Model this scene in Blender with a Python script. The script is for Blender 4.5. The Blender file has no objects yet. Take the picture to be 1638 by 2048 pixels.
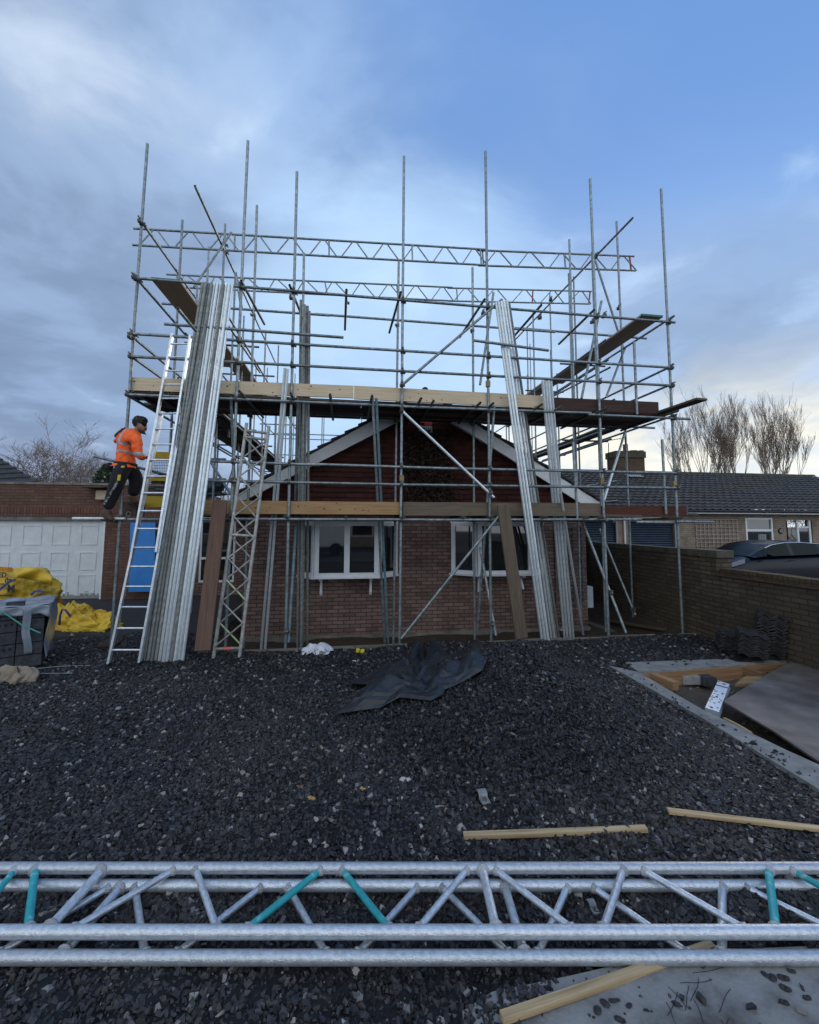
import bpy, bmesh, math, random
import numpy as np
from mathutils import Matrix, Vector, Euler, noise as mnoise
random.seed(7); np.random.seed(7)
SC = bpy.context.scene
COL = SC.collection
R_ = math.radians
# ---------------------------------------------------------------- camera
F, CX, CY = 819.0, 819.0, 978.0            # focal length and principal point in photo pixels
PITCH, ROLL = math.atan(70/819.0), R_(0.2)
CAMP = Vector((0, 0, 2.0))
cam = bpy.data.objects.new('camera', bpy.data.cameras.new('camera')); COL.objects.link(cam)
cam.data.sensor_fit = 'HORIZONTAL'; cam.data.sensor_width = 36; cam.data.lens = 36*F/1638
cam.data.shift_y = -(1024-CY)/1638
cam.data.clip_start = .05; cam.data.clip_end = 3000
CR = (Matrix.Rotation(math.pi/2+PITCH, 3, 'X') @ Matrix.Rotation(ROLL, 3, 'Z'))
cam.matrix_world = Matrix.Translation(CAMP) @ CR.to_4x4()
SC.camera = cam
SC.view_settings.view_transform = 'Standard'; SC.view_settings.look = 'None'
SC.view_settings.exposure = 0.47; SC.view_settings.gamma = 1
SUN_EL, SUN_AZ = R_(16), R_(28)            # low sun behind cloud, beyond the house to the right
# ---------------------------------------------------------------- world
W = bpy.data.worlds.new("World"); SC.world = W; W.use_nodes = True
nt = W.node_tree; nt.nodes.clear()
def N(nt, t, **k):
    n = nt.nodes.new(t)
    for a, b in k.items(): setattr(n, a, b)
    return n
def vmath(nt, op, a, b=None):
    n = N(nt, 'ShaderNodeMath', operation=op)
    for i, v in enumerate((a, b)):
        if v is None: continue
        if isinstance(v, (int, float)): n.inputs[i].default_value = v
        else: nt.links.new(v, n.inputs[i])
    return n.outputs[0]
def ramp(nt, fac, stops, interp='EASE'):
    n = N(nt, 'ShaderNodeValToRGB'); n.color_ramp.interpolation = interp
    e = n.color_ramp.elements
    while len(e) > 1: e.remove(e[-1])
    e[0].position = stops[0][0]; e[0].color = (*stops[0][1], 1)
    for p, c in stops[1:]:
        x = e.new(p); x.color = (*c, 1)
    nt.links.new(fac, n.inputs[0]); return n.outputs[0]
def mix(nt, f, a, b, blend='MIX'):
    n = N(nt, 'ShaderNodeMix', data_type='RGBA', blend_type=blend)
    for i, v in ((0, f), (6, a), (7, b)):
        if isinstance(v, (int, float)): n.inputs[i].default_value = v
        elif isinstance(v, tuple): n.inputs[i].default_value = (*v, 1)
        else: nt.links.new(v, n.inputs[i])
    return n.outputs[2]
def sky_nodes():
    tc = N(nt, 'ShaderNodeTexCoord'); sep = N(nt, 'ShaderNodeSeparateXYZ')
    nt.links.new(tc.outputs['Generated'], sep.inputs[0])
    x, y, z = sep.outputs
    sky = N(nt, 'ShaderNodeTexSky', sky_type='NISHITA'); sky.sun_disc = False
    sky.sun_elevation = SUN_EL; sky.sun_rotation = SUN_AZ; sky.air_density = 1.2; sky.ozone_density = 2.5
    nish = mix(nt, 1.0, sky.outputs[0], (0.085, 0.085, 0.085), 'MULTIPLY')
    # cloud layer laid on a flat ceiling: direction / height
    zz = vmath(nt, 'ADD', vmath(nt, 'MAXIMUM', z, 0.0), 0.16)
    cx = vmath(nt, 'DIVIDE', x, zz); cy = vmath(nt, 'DIVIDE', y, zz)
    cmb = N(nt, 'ShaderNodeCombineXYZ'); nt.links.new(cx, cmb.inputs[0]); nt.links.new(cy, cmb.inputs[1])
    def nz(scale, detail, rough, dist=0.0, off=(0, 0, 0), st=(1, 1, 1)):
        mp = N(nt, 'ShaderNodeMapping'); mp.inputs['Location'].default_value = off; mp.inputs['Scale'].default_value = st
        nt.links.new(cmb.outputs[0], mp.inputs[0])
        n = N(nt, 'ShaderNodeTexNoise'); n.inputs['Scale'].default_value = scale; n.inputs['Detail'].default_value = detail
        n.inputs['Roughness'].default_value = rough; n.inputs['Distortion'].default_value = dist
        nt.links.new(mp.outputs[0], n.inputs['Vector']); return n.outputs['Fac']
    big = nz(0.55, 4, 0.5, 0.35, (3.1, 1.7, 0)); mid = nz(1.5, 6, 0.55, 0.4, (0.4, 5.2, 0), (1, 1.3, 1))
    wisp = nz(2.2, 7, 0.54, 0.5, (8.1, 2.2, 0), (1.0, 1.0, 1))
    # blue gap sits to the upper right, cloud bank to the left
    side = vmath(nt, 'ADD', vmath(nt, 'MULTIPLY', x, -0.62), vmath(nt, 'MULTIPLY', y, 0.05))
    cover = vmath(nt, 'ADD', vmath(nt, 'ADD', vmath(nt, 'MULTIPLY', big, 0.75), vmath(nt, 'MULTIPLY', mid, 0.55)), side)
    low = ramp(nt, z, [(0.0, (.7, .7, .7)), (0.30, (.85, .85, .85)), (0.46, (.45, .45, .45)), (0.62, (0, 0, 0))])
    cover = vmath(nt, 'ADD', cover, vmath(nt, 'MULTIPLY', low, 0.80))
    cm = ramp(nt, cover, [(0.42, (0, 0, 0)), (0.98, (1, 1, 1))])
    blue = mix(nt, 0.8, nish, ramp(nt, z, [(0.0, (.56, .67, .82)), (0.25, (.25, .43, .78)), (0.7, (.13, .265, .60))]))
    shade = vmath(nt, 'ADD', vmath(nt, 'MULTIPLY', mid, 0.65), vmath(nt, 'MULTIPLY', wisp, 0.45))
    cloud = ramp(nt, shade, [(0.34, (.175, .235, .37)), (0.50, (.245, .33, .50)), (0.64, (.33, .44, .65)), (0.84, (.46, .58, .79))])
    # left side of the bank is darker and greyer
    dk = ramp(nt, vmath(nt, 'ADD', vmath(nt, 'MULTIPLY', x, -1.0), vmath(nt, 'MULTIPLY', mid, 0.3)), [(0.35, (1, 1, 1)), (0.85, (.74, .74, .76))])
    cloud = mix(nt, 1.0, cloud, dk, 'MULTIPLY')
    col = mix(nt, cm, blue, cloud)
    # bright thin cloud in the middle above the house
    cdir = N(nt, 'ShaderNodeVectorMath', operation='DOT_PRODUCT'); nt.links.new(tc.outputs['Generated'], cdir.inputs[0])
    d = Vector((-.02, 1, .33)).normalized(); cdir.inputs[1].default_value = d
    gl = ramp(nt, vmath(nt, 'ADD', cdir.outputs['Value'], vmath(nt, 'MULTIPLY', mid, 0.10)), [(0.93, (0, 0, 0)), (1.07, (.66, .66, .66))])
    col = mix(nt, gl, col, (.45, .61, .84))
    # small wisps
    wm = ramp(nt, vmath(nt, 'ADD', wisp, vmath(nt, 'MULTIPLY', big, 0.35)), [(0.78, (0, 0, 0)), (1.0, (.42, .42, .42))])
    col = mix(nt, wm, col, (.62, .72, .88))
    # pale patch of thin cloud high on the left
    pd = N(nt, 'ShaderNodeVectorMath', operation='DOT_PRODUCT'); nt.links.new(tc.outputs['Generated'], pd.inputs[0])
    pd.inputs[1].default_value = Vector((-.80, 1, 1.30)).normalized()
    pm_ = ramp(nt, vmath(nt, 'ADD', pd.outputs['Value'], vmath(nt, 'MULTIPLY', wisp, 0.12)), [(1.02, (0, 0, 0)), (1.075, (.7, .7, .7))])
    pm_ = mix(nt, 1.0, ramp(nt, pd.outputs['Value'], [(0.970, (0, 0, 0)), (0.999, (1, 1, 1))]), ramp(nt, wisp, [(.50, (0, 0, 0)), (.76, (.28, .28, .28))]), 'MULTIPLY')
    col = mix(nt, pm_, col, (.74, .74, .80))
    # warm low light where the sun is going down, to the right
    wdir = N(nt, 'ShaderNodeVectorMath', operation='DOT_PRODUCT'); nt.links.new(tc.outputs['Generated'], wdir.inputs[0])
    wdir.inputs[1].default_value = Vector((.66, 1, .06)).normalized()
    a = ramp(nt, wdir.outputs['Value'], [(0.80, (0, 0, 0)), (0.96, (1, 1, 1))])
    b = ramp(nt, vmath(nt, 'ADD', z, vmath(nt, 'MULTIPLY', mid, 0.22)), [(0.20, (1, 1, 1)), (0.46, (0, 0, 0))])
    st = nz(1.6, 6, 0.6, 0.3, (2, 9, 0), (.8, .55, 1))
    s2 = ramp(nt, st, [(0.36, (.55, .55, .55)), (0.55, (1, 1, 1))])
    m = mix(nt, 1.0, mix(nt, 1.0, a, b, 'MULTIPLY'), s2, 'MULTIPLY')
    col = mix(nt, m, col, (.98, .86, .66))
    # pale pinkish haze low on the left
    a2 = ramp(nt, z, [(0.0, (.75, .75, .75)), (0.24, (0, 0, 0))])
    col = mix(nt, a2, col, mix(nt, ramp(nt, vmath(nt, 'ADD', x, .6), [(0.05, (0, 0, 0)), (0.65, (1, 1, 1))]), (.22, .235, .33), (.50, .58, .74)))
    col = mix(nt, 1.0, col, (.95, 1.0, .99), 'MULTIPLY')
    # thick bright cloud over the street side (behind the photographer)
    a3 = ramp(nt, vmath(nt, 'MULTIPLY', y, -1.0), [(0.05, (0, 0, 0)), (0.6, (1, 1, 1))])
    col = mix(nt, a3, col, mix(nt, shade, (.50, .57, .66), (.88, .94, 1.02)))
    bg = N(nt, 'ShaderNodeBackground'); bg.inputs[1].default_value = 1.0
    nt.links.new(col, bg.inputs[0])
    out = N(nt, 'ShaderNodeOutputWorld'); nt.links.new(bg.outputs[0], out.inputs[0])
sky_nodes()
sl = bpy.data.lights.new('sun', 'SUN'); sl.energy = 0.7; sl.angle = R_(25); sl.color = (1, .86, .70)
sun = bpy.data.objects.new('sun', sl); COL.objects.link(sun)
sd = Vector((math.sin(SUN_AZ)*math.cos(SUN_EL), math.cos(SUN_AZ)*math.cos(SUN_EL), math.sin(SUN_EL)))
sun.rotation_euler = sd.to_track_quat('Z', 'Y').to_euler()
sun.location = sd*50
# ---------------------------------------------------------------- pixel <-> place helpers
YAW = R_(7.9)
O = Vector((0, 7.1, 0)); U = Vector((math.cos(YAW), math.sin(YAW), 0)); V = Vector((-math.sin(YAW), math.cos(YAW), 0))
HM = Matrix.Translation(O) @ Matrix.Rotation(YAW, 4, 'Z')       # house frame: x = along the front, y = depth
def ray(px, py): return CR @ Vector(((px-CX)/F, -(py-CY)/F, -1))
def HP(px, py, t):
    d = ray(px, py); k = (t - (CAMP-O).dot(V))/d.dot(V); return CAMP + d*k
def HS(px, py, s):
    d = ray(px, py); k = (s - (CAMP-O).dot(U))/d.dot(U); return CAMP + d*k
def HZ(px, py, z):
    d = ray(px, py); return CAMP + d*((z-CAMP.z)/d.z)
def DP(px, py, dist):                                            # at depth y = dist
    d = ray(px, py); return CAMP + d*(dist/d.y)
def PL(px, py, plane):
    k, v = plane
    return {'t': HP, 's': HS, 'z': HZ, 'd': DP}[k](px, py, v)
def H(s, t, z=0): return O + U*s + V*t + Vector((0, 0, z))
def ST(p): q = p-O; return q.dot(U), q.dot(V)
# ---------------------------------------------------------------- tagging
def tag(o, label=None, cat=None, group=None, kind=None):
    if label: o['label'] = label
    if cat: o['category'] = cat
    if group: o['group'] = group
    if kind: o['kind'] = kind
    return o
MW = {}
def empty(name, M, label=None, cat=None, group=None):
    if isinstance(M, Vector): M = Matrix.Translation(M)
    o = bpy.data.objects.new(name, None); o.empty_display_size = .1; COL.objects.link(o); o.matrix_world = M
    MW[o.name] = M.copy(); return tag(o, label, cat, group)
# ---------------------------------------------------------------- materials
MATS = {}
def mat(name, c1, c2=None, rough=.6, metal=0., nscale=8., detail=5, ramp_=(.35, .65), bump=0., bscale=None, stretch=(1, 1, 1), c3=None, spec=.5, trans=0., coat=0., world=False):
    m = bpy.data.materials.new(name); m.use_nodes = True; t = m.node_tree
    b = t.nodes['Principled BSDF']; b.inputs['Roughness'].default_value = rough; b.inputs['Metallic'].default_value = metal
    b.inputs['Specular IOR Level'].default_value = spec; b.inputs['Base Color'].default_value = (*c1, 1)
    b.inputs['Transmission Weight'].default_value = trans; b.inputs['Coat Weight'].default_value = coat
    if c2 or bump:
        tc = N(t, 'ShaderNodeTexCoord'); mp = N(t, 'ShaderNodeMapping'); mp.inputs['Scale'].default_value = stretch
        if world:
            g = N(t, 'ShaderNodeNewGeometry'); t.links.new(g.outputs['Position'], mp.inputs[0])
        else: t.links.new(tc.outputs['Object'], mp.inputs[0])
        n = N(t, 'ShaderNodeTexNoise'); n.inputs['Scale'].default_value = nscale; n.inputs['Detail'].default_value = detail; n.inputs['Roughness'].default_value = .6
        t.links.new(mp.outputs[0], n.inputs['Vector'])
        if c2:
            st = [(ramp_[0], c1), (ramp_[1], c2)]
            if c3: st.append((min(.99, ramp_[1]+.12), c3))
            c = ramp(t, n.outputs['Fac'], st, 'LINEAR')
            oi = N(t, 'ShaderNodeObjectInfo')
            v = N(t, 'ShaderNodeHueSaturation'); t.links.new(c, v.inputs['Color'])
            mr = N(t, 'ShaderNodeMapRange'); t.links.new(oi.outputs['Random'], mr.inputs[0]); mr.inputs[3].default_value = .85; mr.inputs[4].default_value = 1.15
            t.links.new(mr.outputs[0], v.inputs['Value'])
            t.links.new(v.outputs[0], b.inputs['Base Color'])
        if bump:
            n2 = N(t, 'ShaderNodeTexNoise'); n2.inputs['Scale'].default_value = bscale or nscale*4; n2.inputs['Detail'].default_value = 6
            t.links.new(mp.outputs[0], n2.inputs['Vector'])
            bp = N(t, 'ShaderNodeBump'); bp.inputs['Strength'].default_value = min(1, bump); bp.inputs['Distance'].default_value = .01*max(1, bump)
            t.links.new(n2.outputs['Fac'], bp.inputs['Height']); t.links.new(bp.outputs[0], b.inputs['Normal'])
    MATS[name] = m; return m
def attr_mat(name, rough=.7, bump=.4, bscale=90, attr='Col', spec=.5):
    m = bpy.data.materials.new(name); m.use_nodes = True; t = m.node_tree; b = t.nodes['Principled BSDF']
    a = N(t, 'ShaderNodeAttribute', attribute_name=attr); t.links.new(a.outputs['Color'], b.inputs['Base Color'])
    b.inputs['Roughness'].default_value = rough; b.inputs['Specular IOR Level'].default_value = spec
    if bump:
        g = N(t, 'ShaderNodeNewGeometry'); n = N(t, 'ShaderNodeTexNoise'); n.inputs['Scale'].default_value = bscale; n.inputs['Detail'].default_value = 5
        t.links.new(g.outputs['Position'], n.inputs['Vector']); bp = N(t, 'ShaderNodeBump'); bp.inputs['Strength'].default_value = bump; bp.inputs['Distance'].default_value = .01
        t.links.new(n.outputs['Fac'], bp.inputs['Height']); t.links.new(bp.outputs[0], b.inputs['Normal'])
    return m
def brick_mat(name, c1, c2, mortar, moss=None, w=.225, h=.075, ms=.010, rough=.85, bump=.6, mossr=(.5, .7), dark=None, offset=.5, vertical=False, swap=False):
    m = bpy.data.materials.new(name); m.use_nodes = True; t = m.node_tree; b = t.nodes['Principled BSDF']
    tc = N(t, 'ShaderNodeTexCoord'); sp = N(t, 'ShaderNodeSeparateXYZ'); t.links.new(tc.outputs['Object'], sp.inputs[0])
    cb = N(t, 'ShaderNodeCombineXYZ'); u = vmath(t, 'ADD', sp.outputs[0], sp.outputs[1])
    t.links.new(u if not swap else sp.outputs[2], cb.inputs[0]); t.links.new(sp.outputs[2] if not swap else u, cb.inputs[1])
    br = N(t, 'ShaderNodeTexBrick'); br.offset = offset; br.inputs['Scale'].default_value = 1; br.inputs['Brick Width'].default_value = w; br.inputs['Row Height'].default_value = h
    br.inputs['Mortar Size'].default_value = ms; br.inputs['Mortar Smooth'].default_value = .15; br.inputs['Bias'].default_value = 0
    br.inputs['Color1'].default_value = (*c1, 1); br.inputs['Color2'].default_value = (*c2, 1); br.inputs['Mortar'].default_value = (*mortar, 1)
    # slightly wobbly courses
    wn = N(t, 'ShaderNodeTexNoise'); wn.inputs['Scale'].default_value = 9; t.links.new(tc.outputs['Object'], wn.inputs['Vector'])
    wv = N(t, 'ShaderNodeVectorMath', operation='MULTIPLY_ADD'); t.links.new(wn.outputs['Color'], wv.inputs[0]); wv.inputs[1].default_value = (.006, .006, 0); t.links.new(cb.outputs[0], wv.inputs[2])
    t.links.new(wv.outputs[0], br.inputs['Vector'])
    n = N(t, 'ShaderNodeTexNoise'); n.inputs['Scale'].default_value = 2.2; n.inputs['Detail'].default_value = 8; n.inputs['Roughness'].default_value = .65
    t.links.new(tc.outputs['Object'], n.inputs['Vector'])
    v = ramp(t, n.outputs['Fac'], [(.3, (.62, .62, .62)), (.7, (1.25, 1.2, 1.15))], 'LINEAR')
    col = mix(t, 1.0, br.outputs['Color'], v, 'MULTIPLY')
    if moss:
        n2 = N(t, 'ShaderNodeTexNoise'); n2.inputs['Scale'].default_value = 1.1; n2.inputs['Detail'].default_value = 9; n2.inputs['Roughness'].default_value = .7
        t.links.new(tc.outputs['Object'], n2.inputs['Vector'])
        col = mix(t, ramp(t, n2.outputs['Fac'], [(mossr[0], (0, 0, 0)), (mossr[1], (.8, .8, .8))], 'LINEAR'), col, moss)
    t.links.new(col, b.inputs['Base Color']); b.inputs['Roughness'].default_value = rough; b.inputs['Specular IOR Level'].default_value = .25
    n3 = N(t, 'ShaderNodeTexNoise'); n3.inputs['Scale'].default_value = 60; n3.inputs['Detail'].default_value = 4; t.links.new(tc.outputs['Object'], n3.inputs['Vector'])
    hgt = vmath(t, 'ADD', vmath(t, 'MULTIPLY', br.outputs['Fac'], -1.0), vmath(t, 'MULTIPLY', n3.outputs['Fac'], .5))
    bp = N(t, 'ShaderNodeBump'); bp.inputs['Strength'].default_value = bump; bp.inputs['Distance'].default_value = .012
    t.links.new(hgt, bp.inputs['Height']); t.links.new(bp.outputs[0], b.inputs['Normal'])
    MATS[name] = m; return m
GALV = mat('galvanised_dull', (.16, .195, .205), (.33, .38, .40), rough=.45, metal=.6, nscale=14, bump=.15, c3=(.50, .55, .57))
BRIGHT = mat('galvanised_bright', (.66, .74, .78), (.84, .90, .92), rough=.28, metal=.42, nscale=16, bump=.05, stretch=(1, 1, 1))
GREYT = mat('galvanised_aged', (.19, .21, .205), (.33, .35, .34), rough=.65, metal=.35, nscale=22, bump=.3, c3=(.42, .43, .41))
ALU = mat('aluminium', (.60, .65, .70), (.80, .85, .90), rough=.38, metal=.75, nscale=18, bump=.1)
BEAM = mat('beam_aluminium', (.50, .54, .58), (.66, .71, .76), rough=.34, metal=.6, nscale=55, bump=.3, bscale=170, stretch=(.8, 1, 1), ramp_=(.36, .60))
TOWM = mat('weathered_aluminium', (.27, .27, .25), (.46, .46, .43), rough=.6, metal=.3, nscale=16, bump=.2)
TEAL = mat('teal_paint', (.015, .27, .30), (.03, .38, .40), rough=.5, nscale=24, bump=.2, ramp_=(.3, .62), c3=(.45, .50, .52))
BLUEP = mat('blue_tube_paint', (.08, .17, .21), (.20, .30, .33), rough=.5, nscale=16)
GREENP = mat('green_end_paint', (.01, .09, .08), (.03, .16, .14), rough=.5, nscale=20)
YELP = mat('yellow_green_paint', (.45, .62, .30), (.55, .7, .4), rough=.5, nscale=20)
REDP = mat('red_paint', (.35, .04, .03), (.25, .03, .03), rough=.5, nscale=20)
STEELD = mat('clamp_steel', (.10, .10, .09), (.22, .22, .20), rough=.55, metal=.6, nscale=30)
def wood(name, a, b, c=None, **k): return mat(name, a, b, rough=.75, nscale=3.2, stretch=(.6, 14, 14), bump=.35, bscale=9, c3=c, ramp_=(.3, .62), spec=.25, **k)
WNEW = wood('new_pine', (.52, .42, .28), (.68, .56, .40))
WTAN = wood('tan_pine', (.28, .175, .08), (.40, .26, .13))
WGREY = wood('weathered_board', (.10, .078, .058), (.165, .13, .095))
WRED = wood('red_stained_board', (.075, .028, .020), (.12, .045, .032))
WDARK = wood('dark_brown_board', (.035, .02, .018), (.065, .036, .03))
WBROWN = wood('brown_board', (.09, .055, .042), (.15, .092, .065))
WFENCE = wood('gate_timber', (.24, .165, .09), (.38, .27, .15))
BATT = wood('batten_timber', (.30, .20, .10), (.58, .43, .25), (.66, .52, .34))
KNOT = mat('wood_knot', (.10, .045, .015), rough=.7)
BRICKH = brick_mat('house_brick', (.285, .190, .170), (.165, .110, .098), (.080, .070, .064), moss=(.06, .05, .04), mossr=(.55, .8))
BRICKG = brick_mat('garage_brick', (.19, .10, .075), (.13, .07, .055), (.08, .065, .055))
SOLDIER = brick_mat('soldier_brick', (.20, .10, .07), (.13, .07, .055), (.07, .055, .05), w=.225, h=.075, swap=True, offset=0)
BRICKW = brick_mat('garden_wall_brick', (.135, .105, .074), (.080, .064, .048), (.050, .044, .036), moss=(.060, .054, .034), mossr=(.45, .72))
BRICKN = brick_mat('neighbour_brick', (.33, .27, .21), (.26, .21, .165), (.22, .19, .16))
BRICKC = brick_mat('chimney_brick', (.13, .085, .05), (.09, .06, .04), (.06, .05, .04), moss=(.06, .06, .03))
TILEH = brick_mat('hung_tile', (.088, .029, .024), (.048, .018, .016), (.02, .008, .007), w=.19, h=.105, ms=.004, bump=.3)
UPVC = mat('white_upvc', (.72, .76, .80), (.80, .84, .88), rough=.4, nscale=5)
BARGE = mat('white_bargeboard', (.72, .75, .78), (.80, .83, .86), rough=.45, nscale=3, bump=.03)
GDOOR = mat('garage_door_white', (.66, .71, .74), (.76, .81, .84), rough=.55, nscale=6, bump=.15, c3=(.70, .74, .77))
GRIME = mat('grimy_white', (.30, .33, .28), (.60, .64, .66), rough=.6, nscale=20)
GLASS = mat('window_glass', (.010, .014, .017), rough=.03, spec=1.0, coat=1.0)
DARK = mat('dark_interior', (.008, .008, .009), rough=.9)
CONC = mat('concrete', (.20, .205, .20), (.34, .345, .33), rough=.9, nscale=6, bump=.5, bscale=40, c3=(.40, .40, .38), world=True)
CONCD = mat('concrete_dirty', (.13, .12, .10), (.24, .23, .205), rough=.9, nscale=3, bump=.5, bscale=30, c3=(.30, .29, .27), world=True)
FORM = wood('formwork_timber', (.22, .12, .06), (.36, .22, .12))
MUD = mat('mud', (.06, .045, .032), (.13, .105, .08), rough=.6, nscale=5, bump=1.2, bscale=14, world=True)
PLY = mat('wet_plywood', (.10, .082, .07), (.20, .18, .165), rough=.5, nscale=2.6, detail=9, bump=.3, c3=(.30, .29, .28), world=True)
MEMB = mat('black_membrane', (.012, .016, .022), (.026, .032, .040), rough=.38, nscale=4, bump=1.2, bscale=10)
YBAG = mat('yellow_woven_bag', (.58, .36, .02), (.75, .52, .04), rough=.55, nscale=5, bump=3.2, bscale=6)
OBAG = mat('bag_lining', (.50, .20, .01), (.62, .30, .02), rough=.6, nscale=5)
WBLUE = mat('blue_webbing', (.05, .06, .20), (.08, .10, .28), rough=.7, nscale=30)
BLOCK = mat('dark_block', (.030, .035, .045), (.065, .07, .085), rough=.85, nscale=20, bump=.4)
FILM = mat('plastic_film', (.22, .26, .31), (.42, .48, .55), rough=.25, nscale=4, bump=.5, bscale=7, trans=.2)
PAPER = mat('brown_paper', (.19, .15, .11), (.29, .24, .18), rough=.8, nscale=6, bump=2, bscale=12)
GSTRAP = mat('green_strap', (.08, .32, .27), (.12, .45, .38), rough=.4, nscale=20)
GSTRAP2 = mat('pale_green_strap', (.20, .32, .29), (.30, .42, .38), rough=.45, nscale=20)
WHITEP = mat('white_plastic', (.60, .62, .70), (.75, .77, .82), rough=.45, nscale=10, bump=2, bscale=14)
BLUEB = mat('blue_sheet', (.008, .17, .52), (.012, .21, .60), rough=.5, nscale=3)
YELB = mat('yellow_panel', (.50, .36, .02), (.60, .44, .03), rough=.5, nscale=8)
ORANGE = mat('hi_vis_orange', (.85, .10, .012), (1.0, .17, .03), rough=.7, nscale=14, bump=2.2, bscale=11)
REFL = mat('reflective_tape', (.33, .35, .38), (.42, .44, .47), rough=.4, metal=.3, nscale=30)
BLACKC = mat('black_cloth', (.010, .011, .014), (.020, .021, .026), rough=.9, nscale=12, bump=.5, bscale=25)
SKIN = mat('skin', (.33, .16, .11), (.40, .21, .15), rough=.55, nscale=10)
HAIR = mat('dark_hair', (.012, .009, .008), (.03, .02, .015), rough=.7, nscale=40, bump=.6)
GLOVE = mat('dark_glove', (.05, .03, .03), (.08, .05, .045), rough=.8, nscale=20)
BOOT = mat('brown_boot', (.07, .045, .03), (.12, .08, .055), rough=.8, nscale=14, bump=.4)
CARP = mat('navy_car_paint', (.003, .004, .009), rough=.28, metal=.0, spec=.35)
CARG = mat('tinted_car_glass', (.006, .012, .010), rough=.3, spec=.15)
CHROME = mat('bright_trim', (.75, .77, .8), rough=.15, metal=1)
RUBBER = mat('rubber', (.015, .015, .016), rough=.8)
ROOFT = mat('roof_tile', (.045, .041, .040), (.085, .077, .070), rough=.75, nscale=4, detail=9, bump=.5, bscale=40, c3=(.15, .14, .11))
ROOFL = mat('dark_roof_tile', (.02, .022, .025), (.05, .05, .055), rough=.7, nscale=6, bump=.5, bscale=30)
RUSTT = mat('red_pot', (.25, .07, .04), (.18, .05, .03), rough=.8, nscale=10)
BARK = mat('bark', (.10, .072, .055), (.17, .13, .10), rough=.9, nscale=8)
TWIG = mat('twig', (.21, .165, .13), (.29, .23, .18), rough=.9, nscale=8)
LEAFD = mat('conifer_leaf', (.018, .035, .014), (.045, .07, .025), rough=.7, nscale=3)
PATHC = mat('path_concrete', (.085, .08, .075), (.27, .27, .26), rough=.9, nscale=2.6, detail=9, bump=.6, bscale=50, c3=(.33, .33, .32), ramp_=(.36, .52), world=True)
IVYM = mat('dead_creeper', (.025, .012, .010), (.055, .028, .022), rough=.8, nscale=12)
MOSS = mat('moss', (.05, .065, .01), (.11, .12, .02), rough=.95, nscale=14, bump=1.5, bscale=40)
BLUED = mat('blue_roller_door', (.018, .032, .058), (.028, .048, .078), rough=.4, nscale=5)
REDS = mat('sign_red', (.30, .012, .012), rough=.5)
WHS = mat('sign_white', (.42, .48, .55), (.55, .60, .66), rough=.5, nscale=6)
TRELL = mat('trellis_timber', (.10, .10, .11), (.17, .165, .17), rough=.85, nscale=10)
TRELN = mat('trellis_pale', (.33, .28, .26), (.42, .36, .33), rough=.85, nscale=10)
TARP = mat('dark_blue_tarp', (.01, .02, .035), (.025, .045, .07), rough=.35, nscale=5, bump=.8, bscale=7)
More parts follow.
